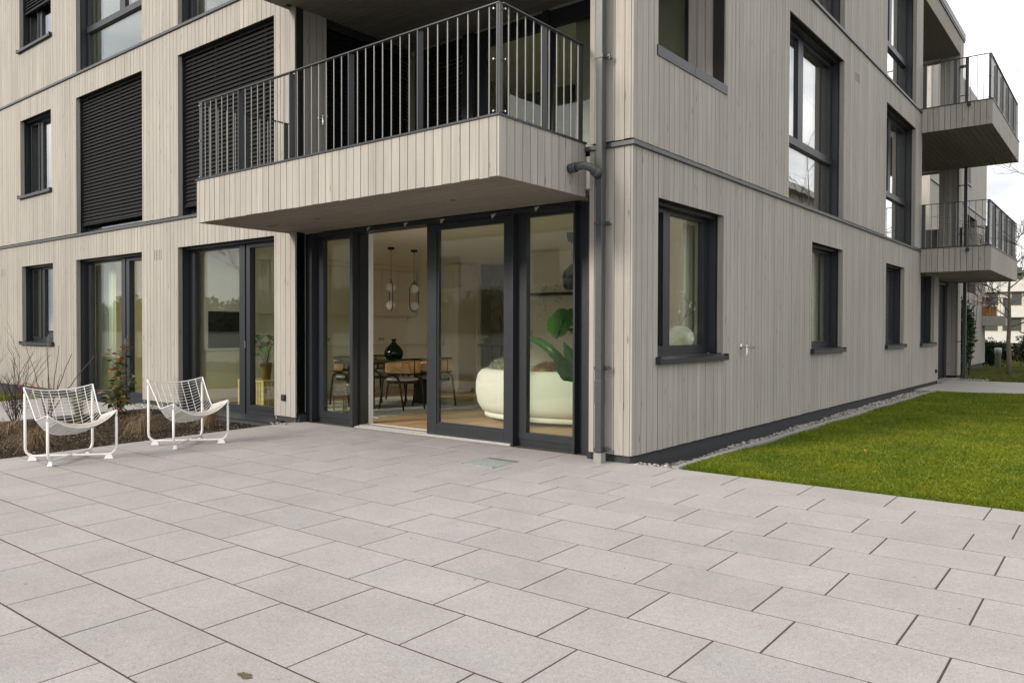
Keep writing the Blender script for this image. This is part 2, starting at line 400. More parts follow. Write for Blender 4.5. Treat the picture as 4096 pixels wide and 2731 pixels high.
def blob_points(n, c, r, shell=.55):
    d = rng.normal(size=(n, 3)); d /= np.linalg.norm(d, axis=1, keepdims=True)
    rr = (shell + (1 - shell) * rng.random((n, 1)))
    return np.array(c) + d * rr * np.array(r), d
def project(p):
    q = RC @ (np.asarray(p, float) - CAM)
    if q[2] < .1: return None
    return 2048 + FPX * q[0] / q[2], 1365.5 + FPX * q[1] / q[2]
def pz(y): return .0155 * min(y, 0.0)           # the patio falls away from the house
PSL = math.atan(.0155)
PHI0 = 0.0

# ------------------------------------------------------------------ ground
gm = MB(); gm.box(-90, -70, -1.4, 90, 140, -1.25)
go = gm.build('ground', 'lawn_soil', kind='structure')
SL = -.0264
# sloping lawn beyond the far path
fl = MB(); fl.add([(-30, 16.75, -.02), (60, 16.75, -.02), (60, 95, -.02 + SL * 78), (-30, 95, -.02 + SL * 78)], [(0, 1, 2, 3)])
o = fl.build('far_lawn', 'lawn_soil', kind='structure')
# base layers
pb = MB(); pb.add([(-5.33, -12.5, pz(-12.5) - .0022), (16, -12.5, pz(-12.5) - .0022), (16, .0, -.0022), (-5.33, .0, -.0022)], [(0, 1, 2, 3)])
pb.add([(-5.256, 0, -.006), (.0, 0, -.006), (.0, .35, -.006), (-5.256, .35, -.006)], [(0, 1, 2, 3)])
patio = pb.build('patio', 'joint', kind='structure')
# paving: running rows parallel to the facade
ROWS = [0.0635 - .4294 * j for j in range(-1, 29)]
PH = [.01, .433, .008]
items = []
def phase(j):
    table = {-1: .10, 0: .427, 1: .008, 2: .433, 3: .018, 4: .44, 5: .022, 6: .444, 7: .02, 8: .445, 9: .032, 10: .465, 11: .045}
    return table.get(j, .45 if j % 2 == 0 else .04)
for j in range(-1, 28):
    y1 = -.366 - .4294 * (j - 1); y0 = -.366 - .4294 * j     # row whose lower line is j (upper y1, lower y0)
    if j == -1: continue
    xs0 = -5.33; k0 = math.floor((xs0 - phase(j)) / .63)
    x = phase(j) + .63 * k0
    while x < 15.5:
        a, b = max(x, -5.33), x + .63
        x += .63
        xr = b
        if j == 0:
            y1 = .155 if b < .2 else .0635
        jx = .0042 + .0012 * random.random(); jy = .0050 + .0016 * random.random()
        if b - a < .05: continue
        items.append((a + jx, y0 + jy, b - jx, y1 - jy))
GR = (-1.355, -.915, -.945, -.485)     # gully grate
segs = []
for (a, y0, b, y1) in items:
    # leave out the grate
    if b > GR[0] and a < GR[2] and y1 > GR[1] and y0 < GR[3]:
        for (aa, bb, yy0, yy1) in ((a, min(b, GR[0]), y0, y1), (max(a, GR[2]), b, y0, y1),
                                   (max(a, GR[0]), min(b, GR[2]), y0, min(y1, GR[1])), (max(a, GR[0]), min(b, GR[2]), max(y0, GR[3]), y1)):
            if bb - aa > .02 and yy1 - yy0 > .02: segs.append((aa, yy0, bb, yy1))
    else: segs.append((a, y0, b, y1))
def vis_area(pts):
    q = [project(p) for p in pts]
    if any(p is None for p in q): return 0
    u = np.clip([p[0] for p in q], 0, 4096); v = np.clip([p[1] for p in q], 0, 2731)
    return .5 * abs(np.dot(u, np.roll(v, 1)) - np.dot(v, np.roll(u, 1)))
scored = []
for s_ in segs:
    a, y0, b, y1 = s_
    scored.append((vis_area([(a, y0, pz(y0)), (b, y0, pz(y0)), (b, y1, pz(y1)), (a, y1, pz(y1))]), s_))
scored.sort(key=lambda t: -t[0])
sl_mesh = {}
ub = MB(); e = .004
ub.add([(-.5, -.5, -1), (.5, -.5, -1), (.5, .5, -1), (-.5, .5, -1), (-.5, -.5, -.02), (.5, -.5, -.02), (.5, .5, -.02), (-.5, .5, -.02),
        (-.4985, -.498, 0), (.4985, -.498, 0), (.4985, .498, 0), (-.4985, .498, 0)],
       [(0, 1, 5, 4), (1, 2, 6, 5), (2, 3, 7, 6), (3, 0, 4, 7), (4, 5, 9, 8), (5, 6, 10, 9), (6, 7, 11, 10), (7, 4, 8, 11), (8, 9, 10, 11)])
unit_slab = ub.mesh('paving_slab'); unit_slab.materials.append(MT['slab'])
rest = MB()
for k, (ar, (a, y0, b, y1)) in enumerate(scored):
    if k < 300 and ar > 30:
        o = bpy.data.objects.new('paving_slab', unit_slab); COL.objects.link(o); o.parent = patio
        yc = (y0 + y1) / 2
        o.location = ((a + b) / 2, yc, (pz(yc) if yc < -.1 else -.003) + random.uniform(-.0007, .0007)); o.scale = (b - a, y1 - y0, .06)
        o.rotation_euler = (PSL if yc < -.1 else .006, 0, 0)
    else:
        rest.hexa([(a, y0, pz(y0) - .06), (b, y0, pz(y0) - .06), (b, y1, pz(y1) - .06), (a, y1, pz(y1) - .06), (a, y0, pz(y0)), (b, y0, pz(y0)), (b, y1, pz(y1)), (a, y1, pz(y1))])
rest.build('paving_slab', 'slab', patio, kind='stuff')

# path behind the planting bed and path at the far end: same slabs, jointed
def paved(name, x0, x1, y0, y1, zf, L_, W_, jt=.008):
    base = MB(); base.add([(x0, y0, zf(y0) - .012), (x1, y0, zf(y0) - .012), (x1, y1, zf(y1) - .012), (x0, y1, zf(y1) - .012)], [(0, 1, 2, 3)])
    b = base.build(name, 'joint', kind='structure'); st = MB(); got = []
    y = y0; r = 0
    while y < y1 - .02:
        x = x0 - (.5 * L_ if r % 2 else 0)
        while x < x1:
            a, c = max(x, x0) + jt / 2, min(x + L_, x1) - jt / 2; d = y + jt / 2; f = min(y + W_, y1) - jt / 2
            if c - a > .03 and f - d > .02:
                got.append((vis_area([(a, d, zf(d)), (c, d, zf(d)), (c, f, zf(f)), (a, f, zf(f))]), a, d, c, f))
            x += L_
        y += W_; r += 1
    got.sort(key=lambda t: -t[0])
    for k, (ar, a, d, c, f) in enumerate(got):
        if k < 120 and ar > 150:
            yc = (d + f) / 2
            o = bpy.data.objects.new('paving_slab', unit_slab); COL.objects.link(o); o.parent = b
            o.location = ((a + c) / 2, yc, zf(yc)); o.scale = (c - a, f - d, .05)
            o.rotation_euler = (math.atan2(zf(f) - zf(d), f - d), 0, 0)
        else:
            st.hexa([(a, d, zf(d) - .05), (c, d, zf(d) - .05), (c, f, zf(f) - .05), (a, f, zf(f) - .05), (a, d, zf(d)), (c, d, zf(d)), (c, f, zf(f)), (a, f, zf(f))])
    if st.v: st.build('paving_slab', 'slab', b, kind='stuff')
    return b
paved('garden_path', -12.1, -8.79, -9.0, -.30, pz, .63, .43)
paved('far_path', .0, 9.0, 12.25, 16.7, lambda y: 0.0, .95, .63)

# planting bed
def bed_fn(u, v):
    x = -8.77 + (8.77 - 5.345) * u; y = -9 + 8.53 * v
    ex = min(u, 1 - u) * 3.42; ey = min(v, 1 - v) * 8.5; ed = min(1, min(ex, ey) / .25)
    h = .045 * ed * (.4 + .6 * math.sin(x * 5.1 + 1.3 * math.sin(y * 3)) * math.sin(y * 4.3 + x)) + random.uniform(-.012, .012)
    return (x, y, pz(y) - .035 + h)
bed = MB().grid(bed_fn, 90, 200).build('planting_bed', 'soil', kind='structure', smooth=True)
nch = 26000
cx_ = rng.uniform(-8.75, -5.36, nch); cy_ = -8.9 + 8.4 * rng.random(nch) ** .5
cz_ = .0155 * cy_ - .02 + .03 * rng.random(nch)
P_ = np.stack([cx_, cy_, cz_], 1); D_ = rng.normal(size=(nch, 3)); D_[:, 2] *= .35
V, F = leaf_quads(P_, D_, .012 + .028 * rng.random(nch) ** 2, .008 + .012 * rng.random(nch))
np_mesh('bark_mulch', V, F, 'chip', bed, 'stuff')

# lawn on the right and strip of lawn far left
def lawn(name, x0, x1, y0, y1, zf, dens_fn, n, hgt=.045, mat='grass'):
    base = MB(); nx, ny = 24, 24
    base.grid(lambda u, v: (x0 + (x1 - x0) * u, y0 + (y1 - y0) * v, zf(y0 + (y1 - y0) * v) - .018 + .012 * math.sin(3.1 * u * (x1 - x0)) * math.sin(2.3 * v * (y1 - y0))), nx, ny)
    b = base.build(name, 'lawn_soil', kind='structure', smooth=True)
    xs = rng.uniform(x0, x1, n); ys = y0 + (y1 - y0) * dens_fn(rng.random(n))
    # bald, ragged front edge
    zs = np.array([zf(t) for t in ys]) - .02
    hh = hgt * (.55 + .8 * rng.random(n)) * (1 + .35 * np.sin(xs * 2.1 + 1.7 * np.sin(ys * 1.3)) * np.sin(ys * 1.9))
    edge = np.clip((ys - y0) / .12, .25, 1); keep = (ys - y0) > .022 * (1 + np.sin(xs * 9) * .7 + np.sin(xs * 31) * .4 + rng.normal(size=n) * .7)
    hh = hh * edge; xs, ys, zs, hh = xs[keep], ys[keep], zs[keep], hh[keep]; n = len(xs)
    th = rng.uniform(0, 2 * np.pi, n); ln = hh * rng.uniform(.2, .9, n); wd = .0016 + .0018 * rng.random(n)
    dist = np.hypot(xs - CAM[0], ys - CAM[1]); wd = wd * np.clip(dist / 8, 1, 2.2)
    dx, dy = np.cos(th), np.sin(th); a = rng.uniform(0, 2 * np.pi, n); sx, sy = np.cos(a) * wd, np.sin(a) * wd
    p0 = np.stack([xs - sx, ys - sy, zs], 1); p1 = np.stack([xs + sx, ys + sy, zs], 1)
    p2 = np.stack([xs + dx * ln * .35 + sx * .7, ys + dy * ln * .35 + sy * .7, zs + hh * .65], 1)
    p3 = np.stack([xs + dx * ln, ys + dy * ln, zs + hh], 1)
    V = np.stack([p0, p1, p2, p3], 1).reshape(-1, 3); bb = np.arange(n)[:, None] * 4
    F = np.concatenate([bb + np.array([[0, 1, 2]]), bb + np.array([[0, 2, 3]])], 0)
    np_mesh('grass', V, F, mat, b, 'stuff'); return b
lawn('lawn', .475, 5.6, .065, 12.28, lambda y: .0, lambda t: t ** 1.6, 430000, .038)
lawn('side_lawn', 5.6, 30, .065, 12.28, lambda y: .0, lambda t: t, 20000, .06)
lawn('garden_lawn', -19, -12.12, -6.5, -.62, pz, lambda t: t, 60000, .05)
lawn('back_lawn', -3.5, 5.5, 16.78, 50, lambda y: -.02 + SL * max(0, y - 16.75), lambda t: t ** 1.4, 90000, .06, 'grass_far')
# concrete edging + gravel strip
eb = MB()
y = .06
while y < 12.2:
    eb.box(.405, y + .002, -.1, .465, min(y + .998, 12.25), .022); y += 1.0
eb.build('lawn_edging', 'concrete', kind='structure')
gb = MB(); gb.add([(-.06, .10, -.16), (.405, .10, -.16), (.405, 12.25, -.06), (-.06, 12.25, -.06)], [(0, 1, 2, 3)])
grav = gb.build('gravel_strip', 'plinth', kind='structure')
def pebbles(name, n, xr, yr, zf, parent, rr=(.010, .026), power=1.0):
    ph = (1 + 5 ** .5) / 2
    ico = np.array([(-1, ph, 0), (1, ph, 0), (-1, -ph, 0), (1, -ph, 0), (0, -1, ph), (0, 1, ph), (0, -1, -ph), (0, 1, -ph), (ph, 0, -1), (ph, 0, 1), (-ph, 0, -1), (-ph, 0, 1)], float)
    ico /= np.linalg.norm(ico[0])
    fc = np.array([(0, 11, 5), (0, 5, 1), (0, 1, 7), (0, 7, 10), (0, 10, 11), (1, 5, 9), (5, 11, 4), (11, 10, 2), (10, 7, 6), (7, 1, 8), (3, 9, 4), (3, 4, 2), (3, 2, 6), (3, 6, 8), (3, 8, 9), (4, 9, 5), (2, 4, 11), (6, 2, 10), (8, 6, 7), (9, 8, 1)])
    c = np.stack([rng.uniform(*xr, n), yr[0] + (yr[1] - yr[0]) * rng.random(n) ** power, np.zeros(n)], 1)
    r = rng.uniform(*rr, n) * (1 + .5 * (rng.random(n) > .93))
    c[:, 2] = zf(c) + r * .3
    sc_ = np.stack([r * rng.uniform(.9, 1.5, n), r * rng.uniform(.8, 1.2, n), r * rng.uniform(.5, .8, n)], 1)
    th = rng.uniform(0, np.pi, n); ct, st = np.cos(th)[:, None], np.sin(th)[:, None]
    v = ico[None] * sc_[:, None, :]
    x = v[..., 0] * ct - v[..., 1] * st; yy = v[..., 0] * st + v[..., 1] * ct
    V = np.stack([x, yy, v[..., 2]], -1) + c[:, None, :]
    F = (fc[None] + (np.arange(n) * 12)[:, None, None]).reshape(-1, 3)
    return np_mesh(name, V.reshape(-1, 3), F, 'pebble', parent, 'stuff', smooth=True)
pebbles('gravel', 7500, (-.03, .395), (.17, 12.22), lambda c: -.145 + .0075 * c[:, 1] + .02 * rng.random(len(c)) + .012 * np.sin(c[:, 1] * 3), grav, (.010, .023), 1.35)
pebbles('gravel', 130, (-.2, .38), (.02, .2), lambda c: -.012 + 0 * c[:, 0], grav, (.007, .017))
g2 = MB(); g2.add([(-9.6, -.32, -.04), (-5.0, -.32, -.04), (-5.0, .0, -.03), (-9.6, .0, -.03)], [(0, 1, 2, 3)])
grav2 = g2.build('gravel_margin', 'plinth', kind='structure')
pebbles('gravel', 700, (-9.55, -8.3), (-.30, -.02), lambda c: -.02 + .015 * rng.random(len(c)), grav2, (.012, .025))
pebbles('gravel', 40, (-5.5, -5.15), (-.28, -.12), lambda c: -.006 + 0 * c[:, 0], grav2, (.008, .018))
pebbles('gravel', 500, (-.3, .8), (16.75, 17.3), lambda c: 0 * c[:, 0], grav, (.012, .025))

# ------------------------------------------------------------------ the building
bld = thing('apartment_building', 'timber clad apartment house with dark window frames and a corner balcony beside the paved terrace', 'building')
def wmap(wall, u, d, z):
    ax, c = wall
    return (u, c + d, z) if ax == 'y' else (c - d, u, z)
def wb(mb, wall, u0, u1, d0, d1, z0, z1):
    p = wmap(wall, u0, d0, z0); q = wmap(wall, u1, d1, z1)
    return mb.box(*p, *q)
FR = ('y', 0.0); SD = ('x', 0.0)
BOARDS = []      # (parent, mat, box6, visible area)
NAILS = MB()
def add_board(parent, mat, wall, u0, u1, d0, d1, z0, z1, nails=True):
    p = wmap(wall, u0, d0, z0); q = wmap(wall, u1, d1, z1)
    bx = [min(p[i], q[i]) for i in range(3)] + [max(p[i], q[i]) for i in range(3)]
    ar = vis_area([wmap(wall, u0, d0, z0), wmap(wall, u1, d0, z0), wmap(wall, u1, d0, z1), wmap(wall, u0, d0, z1)])
    BOARDS.append((parent, mat, bx, ar))
    if nails and ar > 900 and (u1 - u0) > .05:
        zs = [z0 + .05, z1 - .05] + [zz for zz in (.95, 1.75, 2.55, 3.95, 4.75) if z0 + .25 < zz < z1 - .25]
        for zz in zs:
            for uu in (u0 + .022, u1 - .022):
                pts = [wmap(wall, uu + .0042 * math.cos(a), d0 - .0008, zz + .0042 * math.sin(a)) for a in [k * math.pi / 3 for k in range(6)]]
                NAILS.add(pts, [(0, 1, 2, 3, 4, 5)])
def sub_intervals(a, b, holes):
    out = [(a, b)]
    for h0, h1 in holes:
        nx = []
        for s0, s1 in out:
            if h1 <= s0 or h0 >= s1: nx.append((s0, s1)); continue
            if h0 > s0: nx.append((s0, h0))
            if h1 < s1: nx.append((h1, s1))
        out = nx
    return out
def clad(parent, mat, wall, edges, z0, z1, holes, d0=0.0, gap=.0068, pieces=None):
    """vertical boards between consecutive edges, cut round the openings (u0,u1,z0,z1)"""
    for a, b in zip(edges[:-1], edges[1:]):
        cuts = sorted({a, b} | {h[k] for h in holes for k in (0, 1) if a < h[k] < b})
        for c0, c1 in zip(cuts[:-1], cuts[1:]):
            if c1 - c0 < .012: continue
            hs = [(h[2], h[3]) for h in holes if h[0] < (c0 + c1) / 2 < h[1]]
            for s0, s1 in sub_intervals(z0, z1, hs):
                if s1 - s0 < .02: continue
                l = c0 + (gap / 2 if c0 == a else .0); r = c1 - (gap / 2 if c1 == b else .0)
                dd = d0 + random.uniform(-.0012, .0012)
                add_board(parent, mat, wall, l, r, dd, d0 + .021, s0 + (random.uniform(-.003, .002) if s0 == z0 else 0), s1)
def backing(parent, name, mat, wall, ua, ub_, za, zb, holes, d0, d1):
    mb = MB()
    us = sorted({ua, ub_} | {h[k] for h in holes for k in (0, 1) if ua < h[k] < ub_})
    for a, b in zip(us[:-1], us[1:]):
        hs = [(h[2], h[3]) for h in holes if h[0] <= (a + b) / 2 <= h[1]]
        for s0, s1 in sub_intervals(za, zb, hs): wb(mb, wall, a, b, d0, d1, s0, s1)
    return mb.build(name, mat, parent)
PITCH = .1115
def edges_from(a, b, step=PITCH):
    n = int(abs(b - a) / step); s = step if b > a else -step
    e_ = [a + s * i for i in range(n + 1)]
    if abs(e_[-1] - b) > .01: e_.append(b)
    return sorted(e_)

WX0 = -18.6
# openings: (u0,u1,z0,z1)
F_G = [(-14.80, -13.21, 1.0, 2.598), (-12.146, -9.56, -.2, 2.598), (-8.364, -5.742, -.2, 2.598)]
F_1 = [(-14.84, -13.27, 4.09, 5.68), (-12.12, -9.535, 3.0, 5.68), (-8.35, -5.735, 3.0, 5.68)]
F_2 = [(-14.86, -13.24, 7.17, 8.74), (-12.10, -9.53, 6.0, 8.74), (-8.35, -5.735, 6.0, 8.74)]
S_G = [(.508, 2.11, 1.0, 2.61), (5.29, 6.87, 1.0, 2.60), (9.71, 11.25, 1.0, 2.59), (12.84, 14.38, 1.0, 2.58)]
S_1 = [(.495, 2.14, 4.115, 5.68), (4.27, 6.86, 3.0, 5.675), (9.67, 12.2, 3.0, 5.66)]
S_2 = [(.495, 2.14, 7.17, 8.74), (4.27, 6.86, 6.0, 8.73), (9.67, 12.2, 6.0, 8.72)]
fw_g = backing(bld, 'front_wall', 'backing', FR, WX0, -5.256, .074, 9.25, F_G + F_1 + F_2, .024, .16)
sw_g = backing(bld, 'side_wall', 'backing', SD, .022, 12.85, .08, 9.25, [h for h in S_G[:3]] + S_1 + S_2, .024, .16)
sw_far = backing(bld, 'side_wall', 'backing', SD, 12.85, 14.90, .08, 2.6, [S_G[3]], .024, .16)
eF = edges_from(-5.256, WX0)
clad(fw_g, 'wood', FR, eF, .072, 3.042, F_G)
clad(fw_g, 'wood', FR, eF, 3.108, 6.100, F_1)
clad(fw_g, 'wood', FR, eF, 6.166, 9.20, F_2)
eS = edges_from(.073, 12.85); eS = [0.0] + eS
clad(sw_g, 'wood', SD, eS, .078, 3.042, S_G[:3])
clad(sw_g, 'wood', SD, eS, 3.108, 6.100, S_1)
clad(sw_g, 'wood', SD, eS, 6.166, 9.20, S_2)
clad(sw_far, 'wood', SD, edges_from(12.85, 14.90), .078, 2.60, [S_G[3]])
# corner column (front face) and loggia returns
col = MB(); col.box(-.464, .024, .081, -.024, .47, 9.25); col = col.build('corner_column', 'backing', bld)
eC = [-.488, -.427, -.3145, -.201, -.092, -.0215]
for z0, z1 in ((.078, 3.042), (3.108, 6.100), (6.166, 9.2)):
    clad(col, 'wood', FR, eC, z0, z1, [])
    if z0 > 1: clad(col, 'wood', ('y', .478), edges_from(-.488, -.02), z0, z1, [])
# return of the front wall beside the glazing, ground floor
ret = MB(); ret.box(-5.50, .17, 0, -5.279, .30, 2.6); ret = ret.build('loggia_return', 'backing', bld)
add_board(ret, 'wood', ('x', -5.256), .0225, .168, 0, .021, .125, 2.60)
# loggia upper floors: left side wall, back wall, side opening wall
def loggia(z0, z1, lvl):
    nm = 'loggia_wall'
    lw = MB(); lw.box(-5.45, .024, z0, -5.28, .535, z1); lw.box(-5.45, .535, z1 - .12, -5.28, 2.2, z1)
    lw = lw.build(nm, 'backing', bld)
    clad(lw, 'wood', ('x', -5.256), [.0225, .135, .247, .36, .47, .535], z0 + .02, z1, [])
    # back wall pier behind the side opening
    pr = MB(); pr.box(-.46, 2.19, z0, -.024, 2.4, z1); pr = pr.build(nm, 'backing', bld)
    clad(pr, 'wood', ('y', 2.165), edges_from(-.49, -.03), z0 + .02, z1, [])
loggia(3.06, 5.68, 1); loggia(6.12, 8.74, 2)
for z in (3.036, 6.096):
    MB().box(-5.27, -1.32, z, -.56, .03, z + .03).build('loggia_floor', 'plinth', bld); MB().box(-5.27, .0305, z, -.47, 2.26, z + .03).build('loggia_floor', 'plinth', bld); MB().box(-.47, .49, z, -.18, 2.16, z + .03).build('loggia_floor', 'plinth', bld); MB().box(-2.2, 12.9, z, 1.32, 17.55, z + .03).build('loggia_floor', 'plinth', bld)

class WallSet0:
    def __init__(s, nm): s.nm = nm
    def box(s, *a): MB().box(*a).build(s.nm, 'plinth', bld)
# slabs, ceilings, roof, plinth
st = MB()
for (za, zb) in ((2.635, 3.035), (5.705, 6.095), (8.765, 9.25)):
    st.box(WX0, .17, za, -.165, 12.85, zb); st.box(WX0, 12.85, za, -.17, 17.9, zb)
    st.box(-5.25, .03, za + .05, -.50, .169, zb - .03)
st.box(WX0, .165, -.4, -.165, 17.9, -.01)
st.build('floor_slab', 'inner', bld)
rf = MB(); rf.box(WX0, -.03, 9.25, .04, 18.13, 9.42); rf.build('roof', 'flash', bld)
pl = WallSet0('plinth'); pl.box(-.47, .03, -.2, -.0605, .40, .1); MB().box(-.06, .03, -.3, -.035, 14.88, .1).build('plinth', 'plinth', bld)
pl.box(WX0, .03, -.3, -12.17, .15, .1); pl.box(-9.55, .03, -.3, -8.38, .15, .1); pl.box(-5.73, .03, -.2, -5.28, .15, .1); pl.box(-5.30, .05, -.2, -5.24, .18, .1)
ew = MB(); ew.box(WX0 - .2, .02, -.2, WX0, 17.9, 9.25); ew.build('end_wall', 'wood', bld)

# storey flashings with lapped joints
def flash(wall, ua, ub_, z, name='storey_flashing', lap=2.45, ph=.35):
    mb = MB()
    def prism(a, b, dp, dz):
        pts = [wmap(wall, a, .015, z - dz), wmap(wall, b, .015, z - dz), wmap(wall, b, -.030 - dp, z - dz), wmap(wall, a, -.030 - dp, z - dz),
               wmap(wall, a, .015, z + .052 + dz), wmap(wall, b, .015, z + .052 + dz), wmap(wall, b, -.030 - dp, z + .040 + dz), wmap(wall, a, -.030 - dp, z + .040 + dz)]
        if wall[0] == 'y': pts = [pts[i] for i in (3, 2, 1, 0, 7, 6, 5, 4)]
        mb.hexa(pts)
    prism(ua, ub_, 0, 0)
    x = ub_ - ph if wall[0] == 'y' else ua + ph
    while ua + .1 < x < ub_ - .1:
        prism(x - .035, x + .035, .0015, .002); x += -lap if wall[0] == 'y' else lap
    return mb.build(name, 'flash', bld)
for z in (3.044, 6.104):
    flash(FR, WX0, -5.262, z, ph=3.65); flash(FR, -.525, .030, z, ph=.1); flash(SD, .0155, 12.86, z)
flash(SD, -.03, 18.13, 9.2)

# windows
def window(wall, op, panes, bars, sill=True, dF=.20, label=None, curtain=None):
    u0, u1, z0, z1 = op
    mb = MB(); zb = max(z0, 0.0)
    us0, us1 = u0 + .001, u1 - .001
    # frame = solid plate with holes for the panes
    hs = [(p[0], p[1], p[2], p[3]) for p in panes]
    ue = sorted({us0, us1} | {h[k] for h in hs for k in (0, 1)})
    for a, b in zip(ue[:-1], ue[1:]):
        hh = [(h[2], h[3]) for h in hs if h[0] <= (a + b) / 2 <= h[1]]
        for s0, s1 in sub_intervals(zb + .002, z1 - .03, hh): wb(mb, wall, a, b, dF, dF + .075, s0, s1)
    for (a, b, c, d) in bars: wb(mb, wall, a, b, dF - .018, dF - .0005, c, d)
    o = mb.build('window', 'frame', bld)
    if label: o['label'] = label
    for h in hs:
        g = MB(); wb(g, wall, h[0] - .008, h[1] + .008, dF + .035, dF + .055, h[2] - .008, h[3] + .008); g.build('pane', 'glass' if z1 < 3 else 'glass_up', o)
    # reveal: wood lining, then dark guide rails, blind box in the head
    for (ua_, ub__) in ((u0 - .02, u0 + .0015), (u1 - .0015, u1 + .02)):
        rv = MB(); wb(rv, wall, ua_, ub__, .0225, .074, zb + .02, z1); rv.build('reveal_board', 'wood', o)
    gd = MB()
    for (ua_, ub__) in ((u0 - .02, u0 + .008), (u1 - .008, u1 + .02)):
        wb(gd, wall, ua_, ub__, .0755, .085, zb + .02, z1); wb(gd, wall, ua_, ub__ if ub__ < u0 + .1 else ub__, .095, dF - .001, zb + .02, z1)
    wb(gd, wall, u0 + .009, u1 - .009, .10, dF - .001, z1 - .035, z1 + .02); wb(gd, wall, u0 - .02, u1 + .02, .022, .075, z1 + .001, z1 + .02)
    gd.build('guide_rail', 'frame', o)
    # plaster reveal behind the frame
    pr = MB()
    wb(pr, wall, u0 - .03, u0 + .0, dF + .08, .36, zb, z1); wb(pr, wall, u1, u1 + .03, dF + .08, .36, zb, z1); wb(pr, wall, u0, u1, dF + .08, .36, z1 - .03, z1)
    if z0 > .3: wb(pr, wall, u0, u1, dF + .08, .40, z0 - .03, z0 + .06)
    pr.build('inner_reveal', 'inner', o)
    if sill and z0 > .3:
        s = MB(); a, b = u0 - .035, u1 + .035
        P = [wmap(wall, a, .03, z0 - .004), wmap(wall, b, .03, z0 - .004), wmap(wall, b, -.050, z0 - .028), wmap(wall, a, -.050, z0 - .028),
             wmap(wall, a, .03, z0 + .010), wmap(wall, b, .03, z0 + .010), wmap(wall, b, -.050, z0 - .012), wmap(wall, a, -.050, z0 - .012)]
        if wall[0] == 'y': P = [P[i] for i in (3, 2, 1, 0, 7, 6, 5, 4)]
        s.hexa(P)
        wb(s, wall, u0 + .001, u1 - .001, .031, dF, z0 - .004, z0 + .012)
        wb(s, wall, a, b, -.056, -.0505, z0 - .062, z0 - .010)
        for (k0, k1) in ((a - .004, a + .022), (b - .022, b + .004)): wb(s, wall, k0, k1, -.058, -.003, z0 - .060, z0 + .014)
        s.build('sill', 'frame', o)
    return o
def std_small(wall, op):
    u0, u1, z0, z1 = op
    ps = [(u0 + .12, u0 + .46, z0 + .115, z1 - .085), (u0 + .65, u1 - .10, z0 + .115, z1 - .075)]
    return window(wall, op, ps, [(u0 + .07, u0 + .118, z0 + .07, z1 - .05), (u0 + .462, u0 + .51, z0 + .07, z1 - .05), (u0 + .118, u0 + .462, z0 + .07, z0 + .113), (u0 + .118, u0 + .462, z1 - .083, z1 - .05)])
for op in (F_G[0], F_1[0], F_2[0]): std_small(FR, op)
for op in S_G: std_small(SD, op)
# floor-length doors at ground floor
for op, m0, m1, g1 in ((F_G[2], -6.90, -6.62, -5.86), (F_G[1], -10.70, -10.40, -9.68)):
    o = window(FR, op, [(op[0] + .165, m0, .125, 2.53), (m1, g1, .150, 2.50)],
               [(m0, m0 + .145, .02, 2.56), (m0 + .19, m1 - .001, .09, 2.545), (g1 + .001, g1 + .06, .09, 2.545), (m1, g1, .09, .148), (m1, g1, 2.502, 2.545)], sill=False)
    h = MB(); h.box(m0 + .152, .165, 1.00, m0 + .178, .199, 1.11); h.build('handle', 'chrome', o)
    s = MB(); s.hexa([(op[0], -.15, -.075), (op[1] + .18, -.15, -.075), (op[1] + .18, .20, -.04), (op[0], .20, -.04), (op[0], -.15, -.012), (op[1] + .18, -.15, -.012), (op[1] + .18, .20, .02), (op[0], .20, .02)])
    s.box(op[1] + .18, -.155, -.08, op[1] + .20, .02, .0); s.build('sill', 'frame', o)
# tall windows upstairs
def tall(wall, op, zt, mull, tr=.065):
    u0, u1, z0, z1 = op; zb = z0 + .17
    m0, m1 = mull
    return window(wall, op, [(u0 + .10, u1 - .09, zb, zt - tr), (u0 + .10, m0, zt + tr, z1 - .085), (m1, u1 - .09, zt + tr, z1 - .085)],
                  [(u0 + .02, u1 - .02, zt - tr + .01, zt + tr - .01)], sill=False)
tall(FR, F_2[1], 7.00, (-10.75, -10.55)); tall(FR, F_2[2], 7.00, (-6.95, -6.75))
tall(FR, F_1[1], 3.98, (-10.75, -10.55)); tall(FR, F_1[2], 3.98, (-6.95, -6.75))
tall(SD, S_1[1], 4.05, (5.22, 5.44)); tall(SD, S_1[2], 4.05, (10.65, 10.85))
tall(SD, S_2[1], 7.05, (5.22, 5.44)); tall(SD, S_2[2], 7.05, (10.65, 10.85))
# plain dark parapet cover in the loggia side opening
for z in (4.115, 7.175):
    s = MB(); s.box(-.03, .47, z - .10, .012, 2.17, z + .004); s.box(-.20, .47, z - .012, -.03, 2.17, z + .010)
    s.box(.0122, 1.31, z - .1, .0135, 1.325, z)
    s.build('parapet_cover', 'frame', bld)
    s = MB(); s.box(-.19, .49, z - 1.1, -.17, 2.16, z - .013); s.build('parapet', 'wood', bld)

